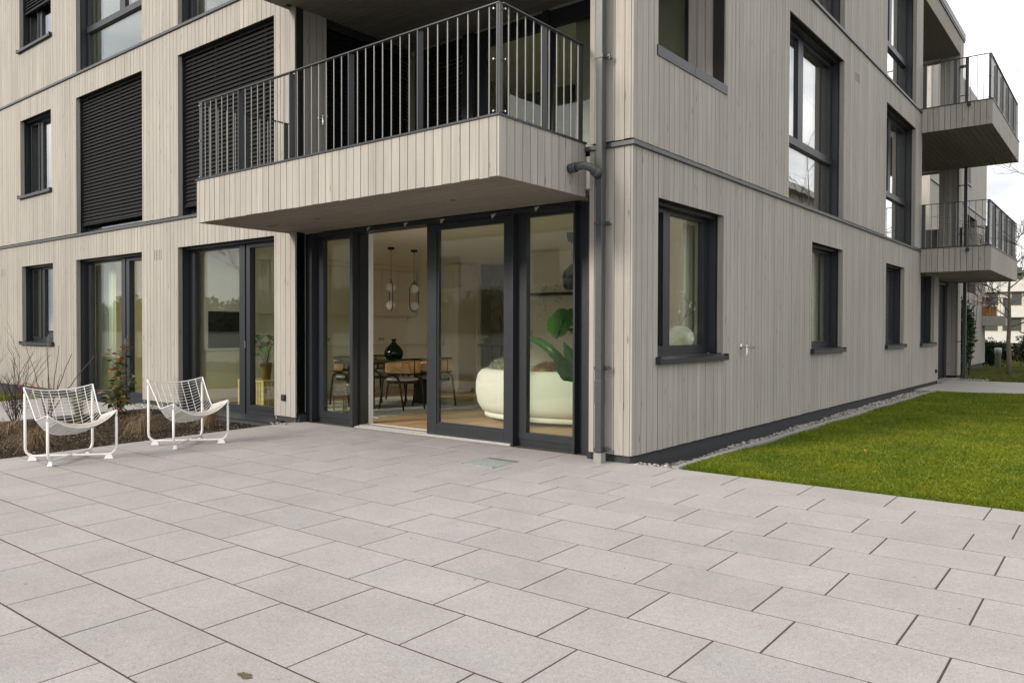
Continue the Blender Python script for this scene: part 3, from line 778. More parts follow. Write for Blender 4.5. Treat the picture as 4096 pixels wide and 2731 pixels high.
# external venetian blinds, every slat a piece
def blind(wall, u0, u1, z0, z1, d, pitch=.0635, ntape=3, label=None):
    b = MB(); wb(b, wall, u0, u1, d - .035, d + .045, z1 - .02, z1 + .05)
    nsl = int((z1 - z0) / pitch)
    zl = z1 - .03 - nsl * pitch
    wb(b, wall, u0, u1, d - .035, d + .035, zl - .03, zl - .005)
    for k in range(ntape):
        uu = u0 + (u1 - u0) * (.12 + .76 * k / max(1, ntape - 1))
        wb(b, wall, uu, uu + .006, d - .046, d - .044, zl, z1)
    o = b.build('blind', 'slat', bld)
    if label: o['label'] = label
    m_ = MB(); W = .040; seg = 5; hl = (u1 - u0) / 2
    # one curved slat, local: u along, tilted
    vs = []
    for sgn in (-1, 1):
        for i in range(seg):
            t = -1 + 2 * i / (seg - 1); dd = t * W; zz = .0065 * (1 - t * t) * 1.0
            a = rad(63); D = dd * math.cos(a) - zz * math.sin(a) * 0; Z = dd * math.sin(a) + zz
            vs.append(wmap((wall[0], 0.0), sgn * hl, D, Z))
    fs = [(i, i + 1, seg + i + 1, seg + i) for i in range(seg - 1)]
    # folded front bead
    m_.add(vs, fs)
    bead = MB()
    bb = wmap((wall[0], 0.0), -hl, -W * math.cos(rad(63)) - .003, -W * math.sin(rad(63)) - .003); cc = wmap((wall[0], 0.0), hl, -W * math.cos(rad(63)) + .002, -W * math.sin(rad(63)) + .003)
    m_.box(*bb, *cc)
    me = m_.mesh('slat'); me.materials.append(MT['slat'])
    for k in range(nsl):
        s = bpy.data.objects.new('slat', me); COL.objects.link(s); s.parent = o
        s.location = wmap(wall, (u0 + u1) / 2, d + random.uniform(-.0015, .0015), z1 - .05 - k * pitch + random.uniform(-.0015, .0015))
        s.rotation_euler = (random.uniform(-.012, .012), 0, 0) if wall[0] == 'y' else (0, random.uniform(-.012, .012), 0)
    return o
blind(FR, -12.10, -9.555, 3.28, 5.655, .125, ntape=4)
blind(FR, -8.33, -5.755, 3.28, 5.655, .125, ntape=4)
blind(FR, -14.83, -13.26, 8.0, 8.70, .125)
blind(('x', -5.30), .56, 2.18, 3.18, 5.58, .03, ntape=2)
blind(('y', 2.20), -4.98, -4.22, 3.18, 5.58, .03, ntape=2)
# loggia glazing upstairs (back wall)
def loggia_glass(z0, z1):
    W_ = ('y', 2.27)
    ps = [(-4.98, -4.22, z0 + .12, z1 - .2), (-3.80, -2.78, z0 + .12, z1 - .22), (-2.58, -.60, z0 + .12, z1 - .22)]
    mb = MB(); ue = sorted({-5.28, -.465} | {h[k] for h in ps for k in (0, 1)})
    for a, b in zip(ue[:-1], ue[1:]):
        hh = [(h[2], h[3]) for h in ps if h[0] <= (a + b) / 2 <= h[1]]
        for s0, s1 in sub_intervals(z0, z1, hh): wb(mb, W_, a, b, .03, .11, s0, s1)
    wb(mb, W_, -4.2, -3.98, -.05, .03, z0, z1); wb(mb, W_, -2.72, -2.62, -.03, .03, z0, z1)
    o = mb.build('window', 'frame', bld)
    for h in ps:
        g = MB(); wb(g, W_, h[0] - .008, h[1] + .008, .06, .08, h[2] - .008, h[3] + .008); g.build('pane', 'glass', o)
loggia_glass(3.06, 5.69); loggia_glass(6.12, 8.75)

# ---- ground floor glazing under the balcony
gz = MB()
gz.box(-5.30, .19, -.01, -5.168, .32, 2.605)                 # flush jamb
gz.box(-5.165, .185, .0, -5.14, .30, 2.605)                 # fin
gz.box(-4.355, .20, .0, -4.300, .31, 2.605)                # fin 2
gz.box(-4.42, .311, .0, -4.270, .45, 2.605)                 # deep post
gz.box(-1.652, .22, .0, -1.622, .36, 2.605)                 # fin 3
gz.box(-.803, .185, .0, -.780, .30, 2.605)                 # fin 4
gz.box(-.779, .27, -.01, -.45, .32, 2.605)                  # side panel
gz.box(-.52, .03, -.01, -.462, .27, 2.605)
gz.box(-5.139, .215, 2.555, -.804, .45, 2.605)               # head
gz.box(-5.139, .205, 2.572, -4.356, .214, 2.600); gz.box(-4.299, .205, 2.572, -1.653, .214, 2.600); gz.box(-1.62, .205, 2.572, -.804, .214, 2.600)
gz.build('post_frame', 'frame', bld)
def fixed(x0, x1, gx0, gx1, y, zb, gz0, gz1):
    m = MB(); m.box(x0, y, zb, gx0, y + .07, 2.555); m.box(gx1, y, zb, x1, y + .07, 2.555); m.box(gx0, y, zb, gx1, y + .07, gz0); m.box(gx0, y, gz1, gx1, y + .07, 2.555)
    m.box(x0, y + .012, -.01, x1, y + .06, zb - .002)
    o = m.build('fixed_window', 'frame', bld)
    g = MB(); g.box(gx0 - .008, y + .03, gz0 - .008, gx1 + .008, y + .05, gz1 + .008); g.build('pane', 'glass', o)
    return o
fixed(-5.138, -4.357, -5.012, -4.42, .285, .072, .155, 2.50)
fixed(-1.62, -.804, -1.497, -.86, .30, .072, .152, 2.515)
dm = MB(); dm.box(-3.006, .275, .018, -2.845, .34, 2.553); dm.box(-1.80, .275, .018, -1.655, .34, 2.553); dm.box(-2.845, .275, .018, -1.80, .34, .148); dm.box(-2.845, .275, 2.48, -1.80, .34, 2.553)
dm.box(-2.846, .288, .149, -2.82, .335, 2.479); dm.box(-2.82, .288, .149, -1.801, .335, .168)
door = dm.build('sliding_door', 'frame', bld, bevel=.003)
door['label'] = 'large sliding glass door pushed half open'
g = MB(); g.box(-2.825, .30, .160, -1.795, .32, 2.485); g.build('pane', 'glass', door)
th = MB(); th.box(-4.269, .29, -.01, -1.66, .53, .024); th.box(-4.27, .235, -.01, -1.655, .272, .016); th.box(-4.27, .205, -.01, -1.655, .222, .010); th.box(-4.27, .43, .025, -3.0, .45, .034)
th.build('threshold', 'alu', bld)
jp = MB(); jp.box(-4.30, .451, .0, -4.267, .53, 2.55); jp.box(-4.268, .46, .0, -4.262, .475, 2.54)
for z in (.35, 1.02, 1.45, 2.0):
    jp.box(-4.267, .485, z - .008, -4.258, .50, z + .008)
jp.build('door_jamb_profile', 'white', bld)
tp = MB()
for (x, s, z) in ((-4.02, .06, 2.572), (-3.34, .08, 2.575), (-2.72, .08, 2.565), (-1.93, .08, 2.555), (-1.32, .07, 2.575)):
    tp.add([(x, .203, z + .02), (x + s, .203, z + .028), (x + s * .35, .190, z - .012 - s * .25), (x, .207, z + .02), (x + s, .207, z + .028), (x + s * .35, .194, z - .012 - s * .25)], [(0, 2, 1), (3, 4, 5), (0, 1, 4, 3), (1, 2, 5, 4), (2, 0, 3, 5)])
tp.build('tape_scrap', 'paper', bld)
# drain channel in front of the door (perforated cover)
dc = MB(); dc.box(-4.16, .065, -.03, -1.60, .185, .001); dch = dc.build('drain_channel', 'galv', bld)
ho = MB()
for i in range(128):
    for j in range(5):
        x = -4.15 + i * .02; y = .078 + j * .023
        ho.add([(x, y, .0016), (x + .010, y, .0016), (x + .010, y + .009, .0016), (x, y + .009, .0016)], [(0, 1, 2, 3)])
ho.build('slot', 'socket', dch, kind='stuff')

# ---- balconies
def balcony(F, z0, rail=True, nm='balcony', zt=.505, L=4.865, depth=1.357, far=False, inn=.19):
    """F maps local (a along, o outward, z) to world; a runs 0..L, o 0..depth"""
    def bx(mb, a0, a1, o0, o1, za, zb): return mb.box(*F(a0, o0, za), *F(a1, o1, zb))
    core = MB(); bx(core, .024, L - .024, -.02, depth - .024, z0 + .024, z0 + zt)
    b = core.build(nm, 'backing', bld)
    def bd(a0, a1, o0, o1, za, zb, mat, face):
        p, q = F(a0, o0, za), F(a1, o1, zb); bxx = [min(p[i], q[i]) for i in range(3)] + [max(p[i], q[i]) for i in range(3)]
        BOARDS.append((b, mat, bxx, vis_area([F(*c_) for c_ in face])))
        if face[0][2] != face[2][2]:
            for zz in (za + .07, zb - .07, (za + zb) / 2 + .02):
                for t in (.2, .8):
                    c0 = Vector(F(*face[0])); c1 = Vector(F(*face[1])); cc = c0.lerp(c1, t); cc.z = zz
                    tan = (c1 - c0).normalized(); nrm = tan.cross(Vector((0, 0, 1)))
                    if nrm.dot(Vector(CAM) - cc) < 0: nrm = -nrm
                    pts = [cc + nrm * .0009 + (tan * math.cos(a) + Vector((0, 0, 1)) * math.sin(a)) * .0045 for a in [k * math.pi / 3 for k in range(6)]]
                    NAILS.add(pts, [(0, 1, 2, 3, 4, 5)])
    ex = [.0215] + [.1115 * k for k in range(1, int(L / .1115) + 1)] + [L - .0215]
    ex = [L - e_ for e_ in ex][::-1]
    for a0, a1 in zip(ex[:-1], ex[1:]):
        if a1 - a0 > .01: bd(a0 + .004, a1 - .004, depth - .021, depth + random.uniform(-.001, .001), z0 - .012 + random.uniform(-.004, .003), z0 + zt, 'wood', [(a0, depth, z0 - .012), (a1, depth, z0 - .012), (a1, depth, z0 + zt), (a0, depth, z0 + zt)])
    eo = [depth - .1115 * k for k in range(int(depth / .1115) + 1)] + [0.0]
    eo = sorted(set(eo))
    for o0, o1 in zip(eo[:-1], eo[1:]):
        if o1 - o0 < .012: continue
        for aa, a_in in ((L, L - .021), (0.0, .021)):
            bd(min(aa, a_in), max(aa, a_in), o0 + .004, o1 - .004, z0 - .012, z0 + zt, 'wood', [(aa, o0, z0 - .012), (aa, o1, z0 - .012), (aa, o1, z0 + zt), (aa, o0, z0 + zt)])
    # soffit boards along the balcony
    so_ = [depth - .022 - .1115 * k for k in range(int((depth + inn) / .1115) + 1)] + [-inn]
    for o1, o0 in zip(so_[:-1], so_[1:]):
        if o1 - o0 < .012: continue
        lo, hi = (.0215, L - .0215) if o0 > 0 else ((.145, L - .045) if not far else (.1, L - .1))
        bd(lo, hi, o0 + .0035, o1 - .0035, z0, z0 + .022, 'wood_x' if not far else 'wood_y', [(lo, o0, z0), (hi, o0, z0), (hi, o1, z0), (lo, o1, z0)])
    # cover flashing
    cf = MB()
    bx(cf, -.012, L + .012, depth - .14, depth + .014, z0 + zt, z0 + zt + .018); bx(cf, L - .13, L + .012, 0, depth - .14, z0 + zt, z0 + zt + .018); bx(cf, -.012, .13, 0, depth - .14, z0 + zt, z0 + zt + .018)
    cf.build('cover_flashing', 'frame', b)
    # spotlights and vents let into the soffit
    for (a, o_) in ((1.41, depth - .756), (3.64, depth - .745)):
        h = MB(); c = F(a, o_, z0 - .002); h.lathe([(.028, 0), (.028, .01)], c, 12); h.build('soffit_spot', 'socket', b)
    h = MB(); bx(h, .35, .55, depth - .83, depth - .77, z0 - .004, z0 + .01); h.build('soffit_vent', 'socket', b)
    if not rail: return b
    zr = z0 + zt + .018; top = z0 + 1.475
    r = MB(); oR = depth - .045
    bx(r, .0, L - .02, oR - .022, oR + .022, top, top + .010)
    bx(r, L - .045, L - .001, .02, oR - .0225, top, top + .010); bx(r, .0, .044, .02, oR - .0225, top, top + .010)
    rl = r.build('railing', 'rail', bld)
    def post(a0, a1, o0, o1):
        m = MB(); bx(m, a0, a1, o0, o1, zr, top); m.build('post', 'rail', rl)
    for k in range(5):
        if k in (0,): continue
        a = L - .022 - k * .9925; post(a - .006, a + .006, oR - .055, oR + .018)
    post(.02, .082, oR + .006, oR + .018); post(L - .03, L - .02, oR - .03, oR + .016); post(L - .055, L - .040, oR + .002, oR + .016)
    for o_ in (.06, .66): post(L - .034, L - .022, o_ - .035, o_ + .035); post(.010, .022, o_ - .035, o_ + .035)
    bo = MB()
    for z in (zr + .03, (zr + top) / 2, top - .045):
        for (a, o_) in ((L - .07, oR + .02), (L - .012, oR - .035), (.05, oR + .02)):
            c = Vector(F(a, o_, z)); d_ = Vector(F(a, o_ + .02, z)) - c if a != L - .012 else Vector(F(a + .02, o_, z)) - c
            bo.tube([c - d_ * .2, c + d_ * .9], .0085, 8)
    bo.build('bolt', 'chrome', rl)
    bm = MB(); bm.tube([(0, 0, 0), (0, 0, top - zr)], .0062, 8, cap=False); me = bm.mesh('baluster', True); me.materials.append(MT['baluster'])
    spots = []
    for k in range(4):
        for i in range(1, 8): spots.append((L - .022 - k * .9925 - i * .9925 / 8, oR))
    a_ = L - .022 - 4 * .9925
    for i in range(1, 7): spots.append((a_ - i * .124, oR))
    for i in range(1, 11):
        o_ = oR - i * .121
        if abs(o_ - .66) > .045 and o_ > .1: spots.append((L - .028, o_)); spots.append((.016, o_))
    for (a, o_) in spots:
        q = bpy.data.objects.new('baluster', me); COL.objects.link(q); q.parent = rl; q.location = F(a, o_, zr)
    return b
FB = lambda a, o, z: (-5.395 + a, -o, z)
balcony(FB, 2.612); balcony(FB, 5.675, rail=False, inn=2.20)
FS = lambda a, o, z: (o, 17.57 - a, z)
balcony(FS, 2.592, far=True); balcony(FS, 5.675, far=True, inn=2.15)
for z in (3.06, 6.16):   # spouts
    s = MB(); s.tube([(.93, 12.72, z - .03), (.93, 12.62, z - .03)], .035, 12, cap=False); s.tube([(.93, 12.72, z - .03), (.93, 12.63, z - .03)], .027, 12); s.build('spout', 'frame', bld)
# far corner column, loggia and entrance
cc_ = MB(); cc_.box(-.465, 17.62, .0, -.024, 18.08, 9.2); cc_ = cc_.build('corner_column', 'backing', bld)
clad(cc_, 'wood', ('y', 17.595), edges_from(-.488, -.0225), .078, 9.2, [])
clad(cc_, 'wood', SD, edges_from(17.595, 18.1), .078, 9.2, [])
pf = MB()
for z0, z1 in ((3.06, 4.115), (6.12, 7.175), (5.68, 6.12), (8.74, 9.25)): pf.box(-2.14, 17.9, z0, -.49, 18.08, z1)
pf.box(-2.4, 2.4 + 10.5, 3.06, -2.2, 18.08, 5.7); pf.box(-2.4, 12.9, 6.12, -2.2, 18.08, 9.2); pf.box(-17, 17.9, 0, -2.14, 18.08, 9.2)
pf.build('end_wall', 'wood', bld)
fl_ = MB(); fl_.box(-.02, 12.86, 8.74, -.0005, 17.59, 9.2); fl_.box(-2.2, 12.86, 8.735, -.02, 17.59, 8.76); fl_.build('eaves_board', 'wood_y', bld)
en = MB(); en.box(-.30, 14.905, 0, -.27, 14.99, 2.58); en.box(-.36, 15.22, 0, -.30, 17.58, 2.58); en.box(-.30, 14.905, 2.5, -.22, 17.58, 2.6); en.box(-.04, 14.903, -.02, -.018, 14.93, 2.58)
en.box(-.30, 17.3, 0, -.26, 17.59, 2.58)
en.build('entrance_frame', 'frame', bld)
ed = MB(); ed.box(-.30, 15.0, .0, -.265, 15.21, 2.56); ed.build('door_jamb_profile', 'alu', bld)
es = MB(); es.box(-.26, 14.91, -.05, .10, 17.3, .03); es.build('door_step', 'concrete', bld)

# ---- rainwater pipes, tap, sockets, vent slots
dp = MB(); dp.box(-.331, -.137, .10, -.258, -.062, 9.2)
dp.box(-.334, -.140, 2.66, -.255, -.059, 3.02); dp.box(-.3335, -.1395, .57, -.2555, -.0595, .80)
pipe = dp.build('downpipe', 'flash', bld, bevel=.006)
ft = MB(); ft.box(-.336, -.142, -.02, -.253, -.057, .098); ft.build('pipe_foot', 'concrete', pipe)
for z in (.13, .915, 2.305, 3.90):
    k = MB(); k.box(-.337, -.143, z - .016, -.252, -.058, z + .016); k.box(-.252, -.075, z - .022, -.215, -.058, z + .022); k.tube([(-.232, -.09, z), (-.232, .0, z)], .006, 6)
    k.build('pipe_clip', 'flash', pipe)
el = MB()
el.tube([(-.53, -.29, 2.83), (-.47, -.29, 2.835)], .046, 16); el.tube([(-.475, -.29, 2.835), (-.455, -.29, 2.836)], .050, 16)
el.tube([(-.46, -.29, 2.836), (-.42, -.288, 2.842), (-.37, -.272, 2.845), (-.33, -.235, 2.83), (-.305, -.19, 2.80), (-.297, -.14, 2.775)], .040, 16)
el.tube([(-.306, -.195, 2.803), (-.297, -.14, 2.775)], .050, 16)
el.build('branch_pipe', 'flash', pipe, smooth=True)
p2 = MB(); p2.box(.135, 17.46, .0, .215, 17.54, 8.6); p2 = p2.build('downpipe', 'flash', bld)
for z in (1.0, 3.9, 5.2, 7.6):
    k = MB(); k.box(-.0, 17.49, z - .012, .135, 17.51, z + .012); k.box(.131, 17.456, z - .02, .219, 17.544, z + .02); k.build('pipe_clip', 'flash', p2)
k = MB(); k.tube([(.0, 17.5, 8.38), (.15, 17.5, 8.38)], .04, 10); k.build('branch_pipe', 'flash', p2)
def tap(F, nm='tap'):
    m = MB(); m.lathe([(.001, 0), (.034, 0), (.034, .004), (.022, .012), (.012, .014)], (0, 0, 0), 20)
    t = MB()
    Rm_ = F
    def P(p): return Rm_(*p)
    q = MB()
    q.add([P(v) for v in m.v], m.f)
    for a, b, r in (((0, .0, 0), (.10, 0, -.006), .013), ((.10, 0, -.006), (.165, 0, -.010), .0155), ((.073, 0, -.002), (.073, 0, -.055), .014), ((.073, 0, -.055), (.073, 0, -.075), .019), ((.073, 0, -.075), (.073, 0, -.105), .010), ((.073, 0, 0), (.073, 0, .032), .008)):
        q.tube([P((a[2], a[1], a[0]) if False else (a[2] * 0 + a[1], a[2], a[0])), P((b[1], b[2], b[0]))], r, 12)
    q.box(*P((-.018, .028, .066)), *P((.018, .036, .080)))
    return q.build(nm, 'chrome', bld, smooth=False)
# local: (along wall, up, outward)
tap(lambda a, u, o: (o, 2.64 + a, 1.085 + u))
tap(lambda a, u, o: (-5.256 + o, .41 + a, 4.25 + u))
def socket(wall, u0, u1, z0, z1):
    m = MB(); wb(m, wall, u0, u1, -.022, -.0005, z0, z1); wb(m, wall, u0 + .008, u1 - .008, -.034, -.0225, z0 + .008, z1 - .012)
    m.build('wall_socket', 'socket', bld, bevel=.003)
socket(FR, -5.555, -5.468, .288, .375); socket(SD, 14.56, 14.66, .27, .36)
vt = MB()
for u, w_ in ((-9.125, FR), (-15.96, FR)):
    for k in range(5): wb(vt, w_, u + k * .056, u + k * .056 + .006, -.0018, .01, 2.43, 2.60)
for k in range(5): wb(vt, SD, 7.50 + k * .056, 7.506 + k * .056, -.0018, .01, 5.52, 5.67)
vt.build('vent_slot', 'backing', bld)

# ---- build the boards: the 300 that show largest as pieces, the rest joined
BOARDS.sort(key=lambda t: -t[3])
ubm = MB(); ubm.box(-.5, -.5, -.5, .5, .5, .5)
bmesh_cache = {}
for mname in ('wood', 'wood_x', 'wood_y'):
    me = ubm.mesh('board'); me.materials.append(MT[mname]); bmesh_cache[mname] = me
restb = {}
for k, (par, mname, b_, ar) in enumerate(BOARDS):
    if k < 300:
        o = bpy.data.objects.new('board', bmesh_cache[mname]); COL.objects.link(o); o.parent = par
        o.location = [(b_[i] + b_[i + 3]) / 2 for i in range(3)]; o.scale = [b_[i + 3] - b_[i] for i in range(3)]
    else: restb.setdefault(mname, MB()).box(*b_)
for mname, mb in restb.items(): mb.build('board_cladding', mname, bld, kind='stuff')
NAILS.build('nail_head', 'galv', bld, kind='stuff')

# ------------------------------------------------------------------ the room behind the glass
FL = .026
class WallSet:
    def __init__(s, nm): s.nm = nm; s.m = 'inner'
    def box(s, *a): MB().box(*a).build(s.nm, s.m, bld)
iw = WallSet('interior_wall')
iw.box(-9.0, .165, 0, -8.9, 8.0, 2.64)                       # kitchen wall
iw.box(-8.9, 5.6, 0, -6.83, 5.7, 2.64)                      # behind the kitchen
iw.box(-4.75, 4.5, 0, -.165, 4.6, 2.64)                     # light wall
iw.box(-4.85, 4.5, 0, -4.751, 6.1, 2.64)
iw.box(-5.75, .165, 0, -5.51, .29, 2.64); iw.box(-8.89, .165, 0, -8.39, .29, 2.64)
iw.box(-.30, .33, 0, -.165, .505, 2.64); iw.box(-.30, 2.115, 0, -.165, 4.5, 2.64); iw.box(-.30, .505, 0, -.165, 2.115, .97)
iw.box(-.46, .33, 0, -.301, .46, 2.64)
dw = MB(); dw.box(-6.84, 5.7, 0, -6.8, 6.2, 2.64); dw.box(-8.0, 6.05, 0, -4.86, 6.15, 2.64); dw.build('alcove_wall', 'inner_dark', bld)
iw = WallSet('partition_wall')
iw.box(-13.4, 4.6, 0, -9.0, 4.7, 2.64); iw.box(-13.4, .165, 0, -13.3, 4.6, 2.64); iw.box(-17.5, 4.0, 0, -13.4, 4.1, 2.64)
iw.box(-9.4, .165, 0, -9.01, .29, 2.64)
iw.box(-4.6, 4.6, 0, -4.5, 17.9, 2.64); iw.box(-4.5, 8.2, 0, -.165, 8.3, 2.64); iw.box(-4.5, 12.6, 0, -.165, 12.7, 2.64)
iw.m = 'inner_dark'  # dimness of the upstairs rooms put into the wall colour, so reflections dominate
for z0, z1 in ((3.05, 5.71), (6.1, 8.77)):
    iw.box(WX0, 4.2, z0, -5.3, 4.3, z1); iw.box(-5.46, .17, z0, -5.452, 4.2, z1); iw.box(-8.95, .17, z0, -8.9, 4.2, z1); iw.box(-12.7, .17, z0, -12.65, 4.2, z1)
    iw.box(-4.3, 5.2, z0, -4.2, 12.9, z1); iw.box(-4.2, 7.6, z0, -.17, 7.7, z1); iw.box(-5.3, 5.2, z0, -4.2, 5.3, z1); iw.box(-2.3, 2.45, z0, -.17, 2.5, z1)
# oak floor, plank by plank
fb = MB(); x = -8.88
while x < -.2:
    y = .45 - random.random() * 1.6
    while y < 6.0:
        ln = random.uniform(1.5, 2.2); a, b = max(y, .53 if -4.27 < x < -1.6 else .38), min(y + ln, 6.04)
        if b - a > .05: fb.box(x + .0008, a, -.01, x + .1792, b - .0016, FL + random.uniform(-.0006, .0006))
        y += ln
    x += .18
fb.build('floor_plank', 'oak', bld, kind='stuff')
# kitchen
kit = thing('kitchen_unit', 'cream handleless kitchen cupboards along the back of the room', 'kitchen cupboard', (-8.3, 5.0, 0))
def kb(name, mat, x0, y0, z0, x1, y1, z1, bev=0): 
    return MB().box(x0 + 8.3, y0 - 5.0, z0, x1 + 8.3, y1 - 5.0, z1).build(name, mat, kit, bevel=bev)
kb('carcass', 'cabinet', -8.88, .45, .10, -8.325, 5.55, .92); kb('carcass', 'cabinet', -8.325, 5.03, .10, -7.22, 5.55, .92)
kb('kickboard', 'cabinet', -8.88, .45, FL, -8.37, 5.5, .10); kb('kickboard', 'cabinet', -8.37, 5.08, FL, -6.9, 5.5, .10)
kb('worktop', 'cabinet', -8.89, .42, .925, -8.27, 5.58, .955); kb('worktop', 'cabinet', -8.27, 4.98, .925, -7.225, 5.58, .955)
yy = .45
while yy < 4.95:
    kb('cupboard_door', 'cabinet', -8.322, yy + .002, .11, -8.302, min(yy + .566, 5.0), .915)
    yy += .57
for k in range(2): kb('cupboard_door', 'cabinet', -8.295 + k * .535, 5.005, .11, -8.295 + k * .535 + .53, 5.026, .915)
kb('carcass', 'cabinet', -8.88, 1.15, 1.575, -8.57, 5.55, 2.53)
for y0, y1 in ((1.16, 1.68), (1.70, 2.20), (2.22, 2.7), (2.72, 3.2), (3.205, 3.635), (3.64, 4.085), (4.09, 4.545), (4.55, 5.015), (5.02, 5.54)):
    kb('cupboard_door', 'cabinet', -8.568, y0 + .003, 1.572, -8.55, y1 - .003, 2.525)
kb('filler', 'cabinet', -8.88, .44, 2.535, -8.56, 5.58, 2.632)
kb('carcass', 'cabinet', -7.218, 5.075, .10, -6.85, 5.58, 2.6)
kb('cupboard_door', 'cabinet', -7.216, 5.052, .11, -6.985, 5.072, .945); kb('cupboard_door', 'cabinet', -6.98, 5.052, .11, -6.852, 5.072, 2.59); kb('cupboard_door', 'cabinet', -7.216, 5.052, .95, -6.985, 5.072, 2.59)
kb('carcass', 'cabinet', -8.88, .42, .957, -8.31, 1.10, 2.53)
kb('oven_front', 'black', -8.309, .49, .965, -8.297, 1.09, 1.58, .002)
for (y, z) in ((4.75, 1.08), (4.835, 1.08), (3.3, 1.08), (3.385, 1.08)):
    m = MB(); m.box(-8.899 + 8.3, y - 5, z - .04, -8.885 + 8.3, y - 5 + .082, z + .042); m.lathe([(.0, .0)], (0, 0, -5), 3) if False else None
    o = m.build('socket_plate', 'white', kit)
    m = MB(); m.box(-8.8845 + 8.3, y - 5 + .021, z - .02, -8.8835 + 8.3, y - 5 + .061, z + .02); m.build('socket_hole', 'inner_dark', o)
# rugs
def rug(name, label, mat, x0, y0, x1, y1):
    m = MB(); m.grid(lambda u, v: (x0 + (x1 - x0) * u, y0 + (y1 - y0) * v, FL + .011 + random.uniform(-.001, .001)), 24, 24)
    m.box(x0, y0, FL, x1, y1, FL + .009)
    return tag(m.build(name, mat), label, 'rug')
rug('rug', 'large pale grey rug under the black dining table', 'rug', -7.1, .95, -4.64, 3.6)
rug('runner_rug', 'narrow patterned runner on the floor in front of the kitchen cupboards', 'runner', -8.25, 3.0, -7.82, 4.75)
# dining table
tb = thing('dining_table', 'black oval dining table standing on the grey rug', 'table', (-5.85, 2.36, FL + .012))
m = MB(); n = 48
def sup(a, hx, hy, p=3.2): 
    c, s = math.cos(a), math.sin(a); return hx * math.copysign(abs(c) ** (2 / p), c), hy * math.copysign(abs(s) ** (2 / p), s)
zt = .735
pts = [sup(2 * math.pi * i / n, .46, 1.08) for i in range(n)]
m.add([(x * .985, y * .985, zt - .028) for x, y in pts] + [(x, y, zt - .015) for x, y in pts] + [(x, y, zt - .003) for x, y in pts] + [(x * .994, y * .997, zt) for x, y in pts],
      [(k * n + i, k * n + (i + 1) % n, (k + 1) * n + (i + 1) % n, (k + 1) * n + i) for k in range(3) for i in range(n)] + [tuple(range(n - 1, -1, -1)), tuple(3 * n + i for i in range(n))])
m.build('tabletop', 'black', tb)
MB().box(-.30, -.70, 0, .27, -.64, zt - .028).build('leg', 'black', tb); MB().box(.0, .47, 0, .42, .53, zt - .028).build('leg', 'black', tb)
# dining chairs
def chair(label, group):
    t = thing('dining_chair', label, 'chair', group=group)
    A_, B_ = .27, .295
    def band(ph, zz): return (-A_ * math.cos(ph), B_ * math.sin(ph), zz)
    P0 = rad(112)
    def top(ph): return .785 - .055 * (abs(ph) / P0) ** 2
    def bot(ph): return .555 + .012 * (abs(ph) / P0) ** 2
    k = 22; phs = [-P0 + 2 * P0 * i / k for i in range(k + 1)]
    loop = [band(p, top(p)) for p in phs]
    e1 = [(.27 * .46, B_ * .93, .70), (.27 * .47, B_ * .93, .62)]
    loop += [tuple(v) for v in e1] + [band(p, bot(p)) for p in reversed(phs)] + [(e[0], -e[1], e[2]) for e in reversed(e1)]
    fr = MB(); fr.tube(loop + [loop[0]], .0145, 8)
    fr.tube([(-A_, 0, top(0)), (-A_, 0, bot(0))], .010, 8)
    fr.build('back_frame', 'black', t, smooth=True)
    pan = MB(); pan.grid(lambda u, v: band(-P0 + 2 * P0 * u, bot(-P0 + 2 * P0 * u) + (top(-P0 + 2 * P0 * u) - bot(-P0 + 2 * P0 * u)) * v), 36, 4, uv=True)
    pan.build('cane_panel', 'cane', t, smooth=True)
    for s in (-1, 1):
        lg = MB(); pts = [(.235, s * .275, 0), (.19, s * .262, .28), (.165, s * .257, .46), (.12, s * .255, .515), (.03, s * .255, .535), (-.08, s * .25, .53), (-.15, s * .245, .50), (-.185, s * .24, .44), (-.215, s * .235, .28), (-.265, s * .225, 0)]
        lg.tube(pts, [.0135, .0155, .017, .0165, .016, .016, .0165, .017, .0155, .0135], 8)
        lg.build('leg', 'black', t, smooth=True)
    rg = MB(); rg.lathe([(.0, .405), (.235, .405), (.25, .42), (.25, .435), (.235, .442), (0, .442)], (0, 0, 0), 28, cap=False); rg.build('seat_frame', 'black', t, smooth=True)
    cu = MB(); cu.lathe([(.0, .443), (.22, .444), (.25, .455), (.255, .47), (.24, .488), (.18, .499), (0, .503)], (0, 0, 0), 28, cap=False); cu.build('cushion', 'seatpad', t, smooth=True)
    return t
grp = 'cane back dining chairs round the black table'
ch0 = chair('cane back dining chair nearest the open door, seen from behind', grp)
zc = FL + .012
ch0.location = (-5.25, 2.0, zc); ch0.rotation_euler = (0, 0, math.pi)
dup(ch0, (-5.25, 2.72, zc), math.pi + .08, 'cane back dining chair half hidden behind the sliding door frame')
dup(ch0, (-6.45, 2.74, zc), -.05, 'cane back dining chair across the table, behind the green glass vase')
dup(ch0, (-6.42, 1.95, zc), .06, 'cane back dining chair seen through the narrow left window pane')
# vase
va = MB(); va.lathe([(.0, 0), (.085, 0), (.12, .02), (.150, .07), (.160, .115), (.148, .165), (.115, .215), (.075, .255), (.045, .28), (.034, .30), (.033, .325), (.045, .34), (.047, .352), (.036, .358), (.028, .352)], (0, 0, 0), 32, cap=False)
o = va.build('glass_vase', 'bottle', None, (-5.87, 2.39, zc + zt + .001), smooth=True); tag(o, 'bulbous dark green glass bottle vase on the dining table', 'vase')
